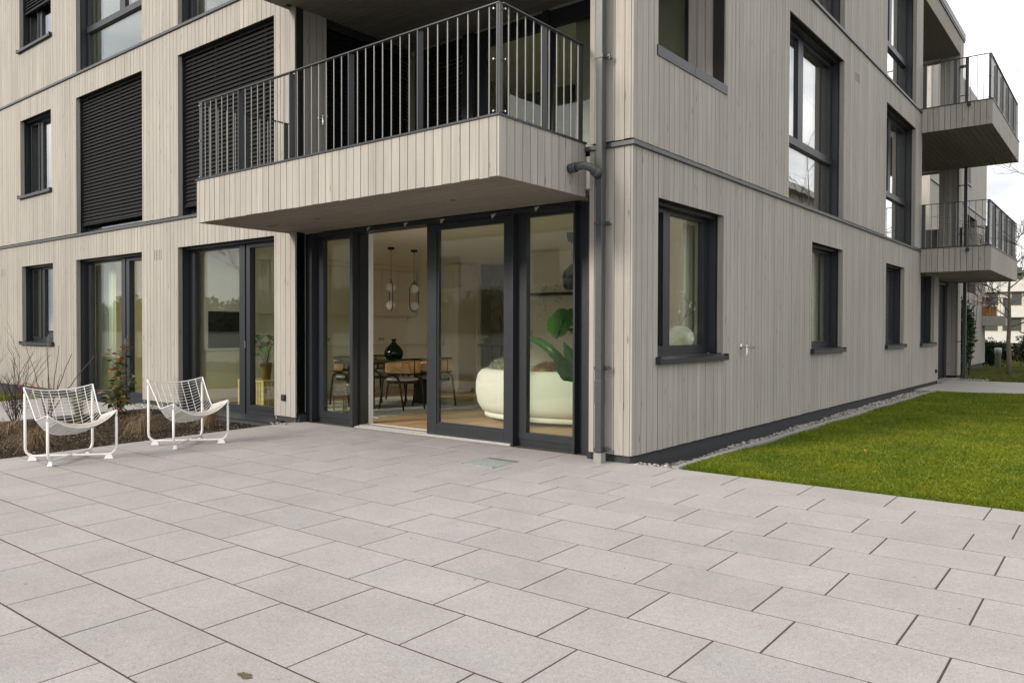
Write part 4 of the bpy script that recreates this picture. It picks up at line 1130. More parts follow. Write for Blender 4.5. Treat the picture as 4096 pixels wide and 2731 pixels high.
# pendant lamps
def pendant(x, y, rz, label):
    t = thing('pendant_lamp', label, 'lamp', (x, y, 2.633), rz, 'pendant lamps above the dining table')
    m = MB(); m.lathe([(0, 0), (.055, 0), (.055, -.035), (.0, -.036)], (0, 0, 0), 24, cap=False); m.lathe([(.008, -.036), (.008, -.06)], (0, 0, 0), 8); m.build('ceiling_rose', 'black', t)
    MB().tube([(0, 0, -.05), (0, 0, -.52)], .003, 6).build('cord', 'black', t)
    lp = []
    for i in range(33):
        a = math.pi * i / 16
        cz = -.68 if math.sin(a) >= 0 else -.925
        lp.append((0, .118 * math.cos(a), cz + .118 * math.sin(a)))
    lp = lp[:17] + [(0, -.118, -.925)] + lp[17:] + [lp[0]]
    m = MB(); m.tube(lp, .0065, 8); m.tube([(0, 0, -.515), (0, 0, -.60)], .009, 8); m.lathe([(.010, -.57), (.03, -.60)], (0, 0, 0), 12); m.lathe([(.03, -1.02), (.010, -1.045)], (0, 0, 0), 12); m.build('loop_frame', 'black', t, smooth=True)
    for z in (-.66, -.955):
        s = MB(); s.lathe([(.082 * math.sin(math.pi * i / 14), z - .082 * math.cos(math.pi * i / 14)) for i in range(15)], (0, 0, 0), 24, cap=False); s.build('globe', 'globe', t, smooth=True)
pendant(-5.85, 2.312, 1.05, 'twin globe pendant lamp with black loop turned edge on, nearer the left')
pendant(-5.85, 2.84, .1, 'twin globe pendant lamp with black oval loop seen face on')
t = thing('glass_pendant', 'smoky blue glass pendant lamp hanging above the sofa', 'lamp', (-2.40, 2.52, 2.633))
MB().lathe([(0, 0), (.085, 0), (.06, -.12), (.015, -.125), (.008, -.15), (0, -.15)], (0, 0, 0), 20, cap=False).build('ceiling_rose', 'lampglass', t, smooth=True)
MB().tube([(0, 0, -.13), (0, 0, -.44)], .003, 6).build('cord', 'black', t)
MB().lathe([(0, -.43), (.035, -.44), (.06, -.48), (.125, -.53), (.14, -.62), (.125, -.74), (.09, -.79), (.0, -.79)], (0, 0, 0), 24, cap=False).build('glass_shade', 'lampglass', t, smooth=True)
# sofa
sf = thing('sofa', 'rounded cream boucle sofa seen from behind through the sliding door', 'sofa', (-2.55, 2.32, FL), .0)
def el(rs, name, mat, n=64, sx=1.17, sy=.86):
    m = MB(); vs = []
    for (r, z) in rs:
        for j in range(n):
            a = 2 * math.pi * j / n; x, y = sup(a, sx, sy, 2.3); vs.append((x * r, y * r, z))
    m.add(vs, [(i * n + j, i * n + (j + 1) % n, (i + 1) * n + (j + 1) % n, (i + 1) * n + j) for i in range(len(rs) - 1) for j in range(n)])
    return m.build(name, mat, sf, smooth=True)
el([(.86, .125), (.92, .14), (.975, .24), (1.0, .38), (1.0, .52), (.975, .64), (.925, .70), (.86, .72), (.79, .70), (.75, .62), (.74, .48)], 'backrest', 'boucle')
el([(.0, .05), (.86, .05), (.885, .065), (.885, .11), (.86, .128), (.0, .128)], 'base', 'boucle')
el([(.0, .13), (.73, .13), (.76, .18), (.76, .42), (.72, .45), (0, .46)], 'seat', 'boucle')
for (x, y) in ((-.8, -.35), (.8, -.35), (0, .6)): MB().lathe([(.025, 0), (.03, .05)], (x, y, 0), 10).build('foot', 'black', sf)
def furry(name, label, mat, c, r, n, hair):
    th_ = thing(name, label, 'cushion', c)
    m = MB(); m.lathe([(math.sin(math.pi * i / 12), -math.cos(math.pi * i / 12)) for i in range(13)], (0, 0, 0), 24, cap=False)
    m.v = [(x * r[0] * .9, y * r[1] * .9, z * r[2] * .9) for x, y, z in m.v]; m.build('cover', mat, th_, smooth=True)
    P, d = blob_points(n, (0, 0, 0), r, .9); d = d + rng.normal(size=d.shape) * .5
    V, F = leaf_quads(P, d, hair * (.6 + .8 * rng.random(n)), .006, .3)
    np_mesh('fur', V, F, mat, th_, 'stuff')
furry('fur_cushion', 'shaggy pale grey cushion on the left of the cream sofa', 'fur_grey', (-3.18, 2.05, .64 + FL), (.30, .12, .17), 2600, .07)
furry('fur_cushion', 'tan fur cushion on the cream sofa in front of the light wall', 'fur_tan', (-2.50, 2.14, .64 + FL), (.28, .11, .15), 3200, .05)
o = MB(); o.lathe([(math.sin(math.pi * i / 10), -math.cos(math.pi * i / 10)) for i in range(11)], (0, 0, 0), 20, cap=False); o.v = [(x * .22, y * .09, z * .15) for x, y, z in o.v]
tag(o.build('cushion', 'canvas', None, (-2.98, 1.98, .61 + FL), smooth=True), 'plain pale cushion in front of the shaggy grey one', 'cushion')
# big leaved plant behind the right pane
def leaf_blade(path, widths, fold=.25, nv=6, side=None):
    """leaf along a polyline: returns MB"""
    pts = [Vector(p) for p in path]; k = len(pts)
    def fn(u, v):
        f = u * (k - 1); i = min(int(f), k - 2); t = f - i
        p = pts[i].lerp(pts[i + 1], t); w_ = widths[i] + (widths[i + 1] - widths[i]) * t
        tg = (pts[i + 1] - pts[i]).normalized(); sd_ = Vector(side) if side else tg.cross(Vector((0, 0, 1))).normalized()
        sd_ = (sd_ - tg * sd_.dot(tg)).normalized(); nn = sd_.cross(tg).normalized()
        s = (v - .5) * 2
        return tuple(p + sd_ * s * w_ + nn * (abs(s) * fold * w_ + .01 * math.sin(u * 60) * abs(s)))
    m = MB(); m.grid(fn, 16, nv); return m
bp_ = thing('big_leaf_plant', 'tall houseplant with broad green leaves behind the right hand pane', 'houseplant', (-.98, 1.02, FL))
MB().lathe([(0, 0), (.13, 0), (.17, .30), (.155, .30), (.15, .27), (0, .27)], (0, 0, 0), 24, cap=False).build('pot', 'ceramic', bp_, smooth=True)
def rel(p): return (p[0] + .98, p[1] - 1.02, p[2] - FL)
def lf(path, w_, fold=.25, side=None): leaf_blade([rel(p) for p in path], w_, fold, side=side).build('leaf', 'leaf', bp_, smooth=True)
stm = MB()
for path in ([(-.98, 1.02, .28), (-1.15, 1.0, .8), (-1.32, 1.0, 1.2), (-1.40, 1.0, 1.30)], [(-.98, 1.02, .28), (-1.18, 1.0, .55), (-1.34, 1.0, .72)], [(-.98, 1.02, .28), (-1.1, 1.0, .6), (-1.28, 1.05, .85)], [(-.98, 1.02, .28), (-.9, 1.1, .9)], [(-.98, 1.02, .28), (-1.2, 1.1, .7)]):
    stm.tube([rel(p) for p in path], .007, 6)
stm.build('stem', 'leaf', bp_)
lf([(-1.40, .99, 1.30), (-1.47, .97, 1.345), (-1.56, .98, 1.36), (-1.66, 1.0, 1.375), (-1.735, 1.02, 1.395)], [.10, .185, .175, .10, .004], .15, side=(.35, .15, .92))
lf([(-1.36, 1.0, 1.33), (-1.40, 1.05, 1.42), (-1.43, 1.07, 1.50), (-1.44, 1.07, 1.535)], [.09, .13, .08, .01], .2, side=(.9, .2, -.2))
lf([(-1.34, 1.0, .72), (-1.42, .98, .84), (-1.53, .96, .96), (-1.64, .95, 1.06), (-1.78, .97, 1.13), (-1.92, .99, 1.17), (-2.02, 1.0, 1.165)], [.03, .07, .06, .055, .05, .035, .003], .35, side=(.55, .2, .8))
lf([(-1.28, 1.05, .80), (-1.36, 1.03, .92), (-1.43, 1.02, 1.03), (-1.50, 1.02, 1.145)], [.05, .075, .06, .003], .25, side=(.8, .2, .5))
lf([(-1.30, 1.0, .70), (-1.38, .96, .78), (-1.46, .94, .87), (-1.52, .94, .93)], [.03, .11, .09, .005], .2, side=(.6, .1, .75))
lf([(-1.2, 1.1, .7), (-1.30, 1.12, .86), (-1.38, 1.14, 1.0), (-1.40, 1.15, 1.1)], [.03, .07, .06, .003], .25, side=(.8, .2, .3))
lf([(-.9, 1.1, .9), (-.82, 1.14, 1.05), (-.75, 1.2, 1.15), (-.68, 1.25, 1.18)], [.05, .14, .12, .01], .2)
# console, bowl, picture in the alcove; shelves and switches on the light wall
co = thing('console_table', 'slim black metal console table against the dark alcove wall', 'console table', (-6.9, 5.78, FL))
m = MB(); m.box(-.46, -.17, .93, .46, .17, .955); m.build('top', 'black', co)
for x in (-.445, -.02, .03, .445):
    for y in (-.155, .155): MB().box(x - .012, y - .012, 0, x + .012, y + .012, .93).build('leg', 'black', co)
MB().box(-.44, -.16, .20, .44, .16, .215).build('shelf', 'black', co)
bw = MB(); bw.lathe([(0, 0), (.062, 0), (.066, .05), (.05, .09), (.055, .10), (.12, .125), (.145, .165), (.14, .19), (.13, .19), (.11, .14), (0, .12)], (0, 0, 0), 28, cap=False)
for i in range(10): a = 2 * math.pi * i / 10; bw.lathe([(.0, -.014), (.012, -.007), (.014, 0), (.012, .007), (0, .014)], (.146 * math.cos(a), .146 * math.sin(a), .16), 8, cap=False)
tag(bw.build('bowl', 'ceramic', None, (-6.84, 5.74, FL + .956), smooth=True), 'footed cream bowl with knobs on the console table', 'bowl')
ar = thing('picture', 'frameless muted canvas hanging on the dark alcove wall', 'picture', (-6.92, 6.04, 1.27))
MB().box(-.36, -.03, 0, .36, .0, 1.05).build('canvas', 'art', ar); MB().box(-.365, -.034, -.004, -.345, .0, 1.054).build('edge_strip', 'ceramic', ar)
sh = MB(); sh.box(-.46, -.22, 0, .9, 0, .045); tag(sh.build('wall_shelf', 'black', None, (-4.06, 4.499, 1.875)), 'dark wall shelf high on the light wall above the sofa', 'shelf')
sh = MB(); sh.box(-.2, -.2, 0, .9, 0, .04); tag(sh.build('wall_shelf', 'black', None, (-3.6, 4.499, 1.27)), 'lower dark shelf behind the big leaf', 'shelf')
tp_ = thing('trailing_plant', 'thin trailing plant hanging over the upper wall shelf', 'houseplant', (-4.18, 4.38, 1.92))
n_ = 90; P = np.stack([rng.normal(0, .05, n_) + (rng.random(n_) > .5) * .3, rng.normal(-.1, .02, n_), -.55 * rng.random(n_) ** 1.5 + .12], 1); V, F = leaf_quads(P, rng.normal(size=(n_, 3)), .03, .014); np_mesh('foliage', V, F, 'hedge', tp_)
sw = MB()
for k in range(3): sw.box(-4.70, 4.487, .95 + k * .105, -4.58, 4.499, 1.05 + k * .105)
sw.build('switch_plate', 'white', bld)
# bench with potted monstera
be = thing('slatted_bench', 'small pale slatted wooden bench behind the window nearest the terrace', 'bench', (-7.38, .86, FL), .0)
W2, D2, Hb = .36, .18, .41
MB().box(-W2, -D2, Hb, W2, D2, Hb + .03).build('top', 'bench', be)
for s in (-1, 1):
    for yy in (-1, 1): MB().box(s * W2, yy * D2, 0, s * (W2 - .045), yy * (D2 - .035), Hb - .001).build('leg', 'bench', be)
for k in range(14):
    x = -W2 + .075 + k * (2 * W2 - .15) / 13
    MB().box(x - .014, -D2 + .01, .02, x + .014, -D2 + .032, Hb - .001).build('slat', 'bench', be)
for k in range(5):
    y = -D2 + .06 + k * (2 * D2 - .12) / 4
    MB().box(W2 - .03, y - .012, .02, W2 - .008, y + .012, Hb - .001).build('slat', 'bench', be)
MB().box(-W2, -D2 + .012, 0, W2, -D2 + .03, .019).build('rail', 'bench', be)
po = thing('potted_monstera', 'monstera in a woven basket standing on the slatted bench', 'houseplant', (-7.22, .86, FL + Hb + .031))
m = MB(); m.lathe([(0, 0), (.065, 0), (.08, .12), (.095, .24), (.10, .275), (.088, .275), (.082, .24), (0, .24)], (0, 0, 0), 20, cap=False); m.build('basket', 'basket', po, smooth=True)
for k in range(15):
    a = k * 2.4 + .3; ln = .22 + .22 * random.random(); h = .22 + .30 * random.random()
    d_ = Vector((math.cos(a), math.sin(a) * .8, 0)); e_ = d_ * ln * .7 + Vector((0, 0, .2 + h))
    MB().tube([(0, 0, .19), tuple(d_ * ln * .3 + Vector((0, 0, .2 + h * .75))), tuple(e_)], .004, 5).build('stem', 'leaf', po)
    sz = .12 + .06 * random.random()
    leaf_blade([e_, e_ + d_ * sz * .5 + Vector((0, 0, .01)), e_ + d_ * sz * 1.1 - Vector((0, 0, .03)), e_ + d_ * sz * 1.7 - Vector((0, 0, .10))], [.02, sz * .62, sz * .5, .003], .2).build('leaf', 'leaf', po, smooth=True)
# lanterns
def lantern(x, y, s, h, label):
    t = thing('wire_lantern', label, 'lantern', (x, y, FL + .012))
    m = MB()
    for sx in (-1, 1):
        for sy in (-1, 1): m.box(sx * s - .007, sy * s - .007, 0, sx * s + .007, sy * s + .007, h)
    for z in (0, h - .012, h * .8):
        for sg in (-1, 1): m.box(-s, sg * s - .005, z, s, sg * s + .005, z + .010); m.box(sg * s - .005, -s, z, sg * s + .005, s, z + .010)
    m.build('cage', 'brass', t)
    MB().lathe([(.05, 0), (.05, .11), (.046, .11), (.046, .005)], (0, 0, 0), 16).build('candle_glass', 'clear', t, smooth=True)
    MB().tube([(0, 0, h - .01), (.03, 0, h + .03), (.06, 0, h)], .004, 6).build('handle', 'brass', t)
lantern(-5.62, 1.16, .115, .40, 'tall brass wire lantern on the floor behind the narrow left pane'); lantern(-5.28, 1.18, .10, .26, 'shorter brass wire lantern partly hidden by the window post')
# vase with magnolia branch and curtain in the side window
v = thing('round_vase', 'round pale stone vase with a budding branch on the side window ledge', 'vase', (-.395, 1.80, 1.062))
MB().lathe([(0, 0), (.10, 0), (.145, .05), (.165, .12), (.155, .19), (.11, .24), (.075, .255), (.07, .27), (.055, .27), (.05, .25)], (0, 0, 0), 32, cap=False).build('body', 'stone_vase', v, smooth=True)
br = MB(); bud = MB()
random.seed(3)
def twig(p, d, ln, r, lvl):
    pts = [p]; q = Vector(p)
    for i in range(4):
        d = (d + Vector((random.gauss(0, .22), random.gauss(0, .22), random.gauss(0, .12)))).normalized(); q = q + d * ln / 4; pts.append(tuple(q))
        if lvl and i > 0: twig(tuple(q), (d + Vector((random.gauss(0, .7), random.gauss(0, .7), .3))).normalized(), ln * .5, r * .6, lvl - 1)
    br.tube(pts, [r, r * .9, r * .75, r * .6, r * .45], 5)
    bud.lathe([(0, -.012), (.008, 0), (.009, .012), (.004, .03), (0, .034)], pts[-1], 6, cap=False)
twig((.0, 0, .24), Vector((.0, .25, 1)), .30, .006, 2); twig((.0, 0, .24), Vector((.05, -.15, 1)), .2, .005, 1)
br.build('branch', 'twig', v); bud.build('bud', 'ceramic', v)
cu = MB(); cu.grid(lambda u, vv: (-.47 + .035 * math.sin(u * 46), 2.0 + .75 * u, .05 + 2.5 * vv), 60, 2); o = cu.build('curtain', 'curtain', None, smooth=True, thick=.002); tag(o, 'sheer pale curtain hanging beside the vase in the side window', 'curtain')
for (y0, lab) in ((6.55, 'sheer curtain inside the middle ground floor side window'), (10.9, 'sheer curtain inside the third ground floor side window')):
    cu = MB(); cu.grid(lambda u, vv: (-.45 + .03 * math.sin(u * 40), y0 + .6 * u, .05 + 2.5 * vv), 40, 2); tag(cu.build('curtain', 'curtain', None, smooth=True, thick=.002), lab, 'curtain')
cu = MB(); cu.grid(lambda u, vv: (-12.55 + .85 * u, .52 + .03 * math.sin(u * 46), .05 + 2.5 * vv), 40, 2); tag(cu.build('curtain', 'curtain', None, smooth=True, thick=.002), 'sheer curtain behind the glass door beside the tall leafy shrub', 'curtain')

# ------------------------------------------------------------------ terrace furniture
def lounge(label, loc):
    t = thing('lounge_chair', label, 'chair', loc, 0, 'white wire lounge chairs at the edge of the terrace')
    hx, hy = .275, .325; rT = .0135
    corners = {(-1, -1): .725, (-1, 1): .725, (1, -1): .482, (1, 1): .482}
    def leg_path(sx, sy):
        c = Vector((sx * hx, sy * hy, 0)); inn = Vector((-sx * hx, -sy * hy, 0)).normalized(); R_ = .085
        pts = [c + Vector((0, 0, corners[(sx, sy)] - .05)), c + Vector((0, 0, R_ + .045))]
        for i in range(1, 7):
            a = math.pi / 2 * i / 6
            pts.append(c + inn * R_ * (1 - math.cos(a)) + Vector((0, 0, .045 + R_ * (1 - math.sin(a)))))
        return pts
    for (a, b, dz) in (((-1, -1), (1, 1), .0), ((1, -1), (-1, 1), -.001)):
        p = leg_path(*a) + list(reversed(leg_path(*b)))
        m = MB()
        if dz: p = [q + Vector((0, 0, 0)) for q in p]
        m.tube(p, rT, 10); o = m.build('leg_frame', 'white', t, smooth=True)
        for s in (a, b):
            c = Vector((s[0] * hx, s[1] * hy, 0)); inn = Vector((-s[0], -s[1] * hy / hx, 0)).normalized(); si = Vector((-inn.y, inn.x, 0))
            q0 = c + inn * .025; q1 = c + inn * .115; w0, w1 = .024, .013
            f = MB(); f.hexa([q0 + si * w0 - inn * .0, q1 + si * w0, q1 - si * w0, q0 - si * w0,
                              c + inn * .045 + si * w1 + Vector((0, 0, .048)), c + inn * .10 + si * w1 + Vector((0, 0, .036)), c + inn * .10 - si * w1 + Vector((0, 0, .036)), c + inn * .045 - si * w1 + Vector((0, 0, .048))])
            f.build('foot', 'white', o)
    # wire shell: side profile top of back -> crease -> front rim, sagging in the middle
    tc_ = .56
    def surf(tt, s):
        if tt < tc_:
            u = tt / tc_; x = -hx - .005 + .236 * u; z = .738 - .318 * u; sag = .05 + .12 * u ** 1.2; bx = -.045 * (1 - s * s) * (1 - u) ** .5 - .02 * u * (1 - s * s); pw = 2.2 + .9 * u
        else:
            u = (tt - tc_) / (1 - tc_); x = -.044 + (hx + .052) * u; z = .42 + .075 * u; sag = .17 - .025 * u; bx = (-.02 + .035 * u) * (1 - s * s); pw = 3.1 - .9 * u
        hw = hy + .008 - .022 * math.sin(math.pi * min(1, tt * .9))
        return Vector((x + bx, s * hw, z - sag * (1 - abs(s) ** pw)))
    ns = 20
    rim = MB()
    edge = [surf(0, -1 + 2 * i / ns) for i in range(ns + 1)]
    rim.tube(edge, .0065, 8)
    for s in (-1, 1): rim.tube([surf(i / 24, s) for i in range(25)], .0065, 8)
    rim.tube([surf(1, -1 + 2 * i / ns) for i in range(ns + 1)], .0065, 8)
    for (sx, sy), h in corners.items():
        p = surf(0 if sx < 0 else 1, sy); rim.tube([(sx * hx, sy * hy, h - .055), (p.x, p.y, p.z)], .0085, 8)
    rim.build('rim', 'white', t, smooth=True)
    wb_ = MB()
    for k in range(1, 14): tt = tc_ * k / 14; wb_.tube([surf(tt, -1 + 2 * i / ns) for i in range(ns + 1)], .0026, 5, cap=False)
    for k in range(1, 8): s = -1 + 2 * k / 8; wb_.tube([surf(tc_ * i / 10, s) + Vector((.004, 0, 0)) for i in range(11)], .0034, 5, cap=False)
    wb_.build('back_wire', 'white', t, smooth=True, kind='stuff')
    wc = MB()
    for k in range(0, 26): tt = tc_ + (1 - tc_) * k / 26; wc.tube([surf(tt, -1 + 2 * i / ns) for i in range(ns + 1)], .0026, 5, cap=False)
    for k in range(1, 8): s = -1 + 2 * k / 8; wc.tube([surf(tc_ + (1 - tc_) * i / 8, s) - Vector((0, 0, .005)) for i in range(9)], .0034, 5, cap=False)
    wc.build('seat_wire', 'white', t, smooth=True, kind='stuff')
    # seat pad
    cp = MB()
    def pad(u, v, up):
        tt = tc_ + .03 + (1 - tc_ - .045) * u; s = -.80 + 1.62 * v
        p = surf(tt, s); puff = .034 * (1 - (2 * u - 1) ** 8) * (1 - (2 * v - 1) ** 8)
        return tuple(p + Vector((0, 0, .006 + (puff if up else 0) + (.012 if up else 0))))
    cp.grid(lambda u, v: pad(u, v, True), 14, 20); a0 = len(cp.v)
    cp.grid(lambda u, v: pad(u, 1 - v, False), 14, 20)
    n1, n2 = 15, 21
    fs = []
    def top_i(i, j): return i * n2 + j
    def bot_i(i, j): return a0 + i * n2 + (n2 - 1 - j)
    for j in range(n2 - 1): fs += [(top_i(0, j + 1), top_i(0, j), bot_i(0, j), bot_i(0, j + 1)), (top_i(14, j), top_i(14, j + 1), bot_i(14, j + 1), bot_i(14, j))]
    for i in range(14): fs += [(top_i(i, 0), top_i(i + 1, 0), bot_i(i + 1, 0), bot_i(i, 0)), (top_i(i + 1, 20), top_i(i, 20), bot_i(i, 20), bot_i(i + 1, 20))]
    cp.f += fs
    cp.build('seat_pad', 'canvas', t, smooth=False)
    return t
l1 = lounge('white wire lounge chair nearer the camera, in front of the bare stems', (-4.706, -3.114, pz(-3.114)))
dup(l1, (-4.682, -1.867, pz(-1.867)), 0, 'white wire lounge chair nearer the house wall, between the brown grass tufts')
# drain gully grate
x0, y0, x1, y1 = GR
gr = thing('drain_grate', 'square galvanised drain grate let into the paving in front of the glass door', 'drain grate', ((x0 + x1) / 2, (y0 + y1) / 2, pz(-.7)))
hx, hy = (x1 - x0) / 2 - .004, (y1 - y0) / 2 - .004
m = MB()
for a, b, c, d in ((-hx, -hy, hx, -hy + .012), (-hx, hy - .012, hx, hy), (-hx, -hy, -hx + .012, hy), (hx - .012, -hy, hx, hy)): m.box(a, b, -.03, c, d, .001)
m.build('frame', 'galv', gr)
m = MB()
for k in range(18): y = -hy + .02 + k * (2 * hy - .04) / 17; m.box(-hx + .012, y - .0045, -.02, hx - .012, y + .0045, .0005)
for k in range(18): x = -hx + .02 + k * (2 * hx - .04) / 17; m.box(x - .0045, -hy + .012, -.02, x + .0045, hy - .012, .0002)
m.build('grid', 'galv', gr, kind='stuff')
MB().box(-hx, -hy, -.06, hx, hy, -.025).build('sump', 'socket', gr)

# ------------------------------------------------------------------ planting
def leaf_obj(mat, L_=.055, W_=.022):
    m = MB(); m.add([(0, 0, 0), (L_ * .35, W_ * .5, .006), (L_ * .72, W_ * .36, .004), (L_, 0, -.006), (L_ * .72, -W_ * .36, .004), (L_ * .35, -W_ * .5, .006), (L_ * .36, 0, -.002), (L_ * .72, 0, -.003)],
                   [(0, 6, 1), (1, 6, 7, 2), (2, 7, 3), (0, 5, 6), (5, 4, 7, 6), (4, 3, 7)])
    me = m.mesh('leaf', True); me.materials.append(MT[mat]); return me
def put_leaf(me, par, p, d, s, roll=0):
    o = bpy.data.objects.new('leaf', me); COL.objects.link(o); o.parent = par; o.location = p; o.scale = (s, s, s)
    q = Vector(d).to_track_quat('X', 'Z') @ Quaternion((1, 0, 0), roll); o.rotation_mode = 'QUATERNION'; o.rotation_quaternion = q
random.seed(11)
ph = thing('photinia_shrub', 'young photinia shrub with green leaves and red tips beside the tall glass door', 'shrub', (-8.45, -.93, pz(-.93) - .02))
lm = leaf_obj('photinia', .115, .052); lr = leaf_obj('photinia_red', .09, .03)
stems = [((.05, 0), (.23, .05, 1.22), 1), ((-.03, .02), (-.33, .05, 1.02), 1), ((.06, .03), (.12, -.02, 1.0), 1), ((.0, 0), (-.05, .0, .72), 0), ((.03, -.03), (.38, -.05, .48), 0), ((-.03, -.02), (-.42, -.05, .36), 0), ((.02, .0), (.30, .1, .62), 0), ((-.02, .02), (-.25, .08, .50), 0), ((.02, 0), (.10, -.1, .42), 0), ((0, 0), (-.12, -.12, .32), 0), ((0, 0), (.45, .0, .28), 0)]
sm = MB(); nleaf = 0
for (bx_, by_), tip, red in stems:
    tip = Vector(tip); b0 = Vector((bx_, by_, 0)); mid = b0.lerp(tip, .45) + Vector((-.04 * tip.x, 0, .10))
    pts = []
    for i in range(9):
        t_ = i / 8; p = b0.lerp(mid, t_).lerp(mid.lerp(tip, t_), t_); pts.append(p)
    sm.tube(pts, [.009 * (1 - .7 * i / 8) for i in range(9)], 6)
    L_ = (tip - b0).length; k = int(L_ / .022)
    for i in range(k):
        t_ = .18 + .82 * i / k; f = t_ * 8; i0 = min(int(f), 7); p = pts[i0].lerp(pts[i0 + 1], f - i0)
        if random.random() < (.35 if t_ < .35 else .12): continue
        a = i * 2.4 + random.uniform(-.5, .5)
        d = Vector((math.cos(a), math.sin(a), .35 - .5 * (1 - t_) + random.uniform(-.25, .15)))
        isred = red and t_ > .9
        d.z -= random.uniform(0, .5); put_leaf(lr if isred else lm, ph, p, d, random.uniform(.75, 1.2) * (1 - .3 * (t_ > .9)), random.gauss(0, .8))
        nleaf += 1
sm.build('stem', 'stem', ph, smooth=True)
# bare stems
bs_ = thing('bare_shrub', 'leafless shrub of thin brown upright stems behind the nearer lounge chair', 'shrub', (-8.195, -2.01, pz(-2.0) - .02))
tips = [(.02, 0, 1.25), (-.14, .04, 1.05), (.31, .03, 1.09), (-.75, -.03, 1.15), (.64, .05, .98), (1.30, .06, .965), (-.05, -.05, .6), (.45, 0, .7)]
for i, tp__ in enumerate(tips):
    m = MB(); t3 = Vector(tp__); b0 = Vector((.05 * math.cos(i), .05 * math.sin(i), 0)); md = Vector((t3.x * .28, t3.y, t3.z * .48))
    pts = [];
    for k in range(11):
        t_ = k / 10; p = b0.lerp(md, t_).lerp(md.lerp(t3, t_), t_) + Vector((random.gauss(0, .004), random.gauss(0, .004), 0)); pts.append(p)
    m.tube(pts, [.0095 * (1 - .62 * k / 10) for k in range(11)], 6)
    for k in range(2, 11):
        for q in range(2): p = pts[k]; m.lathe([(0, -.006), (.0075, 0), (0, .008)], tuple(p + Vector((random.uniform(-.003, .003), random.uniform(-.003, .003), 0))), 5, cap=False)
    if i in (0, 3):
        p = pts[5]; m.tube([p, p + Vector((.12 if i == 0 else .18, 0, -.11)), p + Vector((.16, 0, -.2))], .004, 5)
    m.build('stem', 'stem', bs_, smooth=True)
# dark twiggy shrub
tw = thing('twiggy_shrub', 'dark dead twiggy shrub standing at the back edge of the planting bed, farthest left', 'shrub', (-8.35, -2.36, pz(-2.36) - .02))
m = MB()
def sprig(p, d, ln, r, lvl):
    q = Vector(p); pts = [q.copy()]
    for i in range(4):
        d = (d + Vector((random.gauss(0, .09), random.gauss(0, .09), .05))).normalized(); q = q + d * ln / 4; pts.append(q.copy())
        if lvl and random.random() < .9: sprig(q, (d + Vector((random.gauss(0, .38), random.gauss(0, .38), .15))).normalized(), ln * .42, r * .6, lvl - 1)
    m.tube(pts, [r * (1 - .15 * i) for i in range(5)], 4, cap=False)
for i in range(17):
    a = random.uniform(0, 6.3); sp = random.uniform(.0, .36)
    sprig((.03 * math.cos(a), .03 * math.sin(a), 0), Vector((sp * math.cos(a), sp * math.sin(a), 1)).normalized(), random.uniform(.45, .95), .0048, 2)
m.build('twig', 'twig', tw, kind='stuff')
n_ = 160; P, d_ = blob_points(n_, (0, 0, .28), (.13, .13, .16), .2); V, F = leaf_quads(P, d_ + np.array([0, 0, -.5]), .035, .014); np_mesh('dead_leaf', V, F, 'twig', tw, 'stuff')
def tuft(x, y, label, mat, n, R_, H_, droop=1.0, zoff=0, group='tufts of dry grass in the planting bed'):
    t = thing('grass_tuft', label, 'grass tuft', (x, y, pz(y) - .03), 0, group)
    m = MB()
    for i in range(n):
        a = random.uniform(0, 6.283); r0 = random.uniform(0, .05); out = R_ * random.uniform(.3, 1.15); h = H_ * random.uniform(.45, 1.1)
        c, s = math.cos(a), math.sin(a); b0 = Vector((r0 * c, r0 * s, 0)); p1 = b0 + Vector((out * .35 * c, out * .35 * s, h)); p2 = b0 + Vector((out * c, out * s, h * (1 - .85 * droop * random.random()))); p3 = p2 + Vector((out * .35 * c + random.gauss(0, .03), out * .35 * s + random.gauss(0, .03), -h * .55 * droop))
        wv = Vector((-s, c, 0)) * random.uniform(.0012, .0026)
        ps = [b0, b0.lerp(p1, .6), p1.lerp(p2, .4), p2, p3]
        vs = []
        for k, p in enumerate(ps):
            w_ = wv * (1, 1, .9, .65, .15)[k]; vs += [p - w_, p + w_]
        m.add(vs, [(2 * k, 2 * k + 1, 2 * k + 3, 2 * k + 2) for k in range(4)])
    m.build('blade', mat, t, kind='stuff')
tuft(-5.95, -2.98, 'drooping brown grass tuft under the nearer lounge chair', 'dry', 420, .26, .24)
tuft(-6.05, -1.72, 'brown grass tuft to the left of the farther lounge chair', 'dry', 380, .22, .30)
tuft(-5.75, -.98, 'upright reddish brown grass tuft to the right of the farther lounge chair', 'dry', 340, .16, .34, .6)
tuft(-7.4, -2.75, 'straw coloured grass tuft behind the nearer lounge chair seat', 'dry', 240, .30, .22)
tuft(-8.3, -1.55, 'thin green and straw grass tuft at the foot of the bare stems', 'green_blade', 150, .20, .42, .35)
tuft(-7.7, -3.6, 'low brown grass tuft at the left edge of the photo', 'dry', 200, .25, .2)
tuft(-8.55, -4.6, 'pale dry grass tuft in the bed beyond the left edge', 'dry', 160, .25, .22)
m = MB(); m.tube([(.13 * math.cos(a * .3), 0, .13 * math.sin(a * .3)) for a in range(22)], .012, 6); o = m.build('plastic_ring', 'red', None, (-12.6, -.72, .12), smooth=True); o.rotation_euler = (0, 0, 1.0); tag(o, 'small faded red ring standing on the grass behind the bed', 'ring')
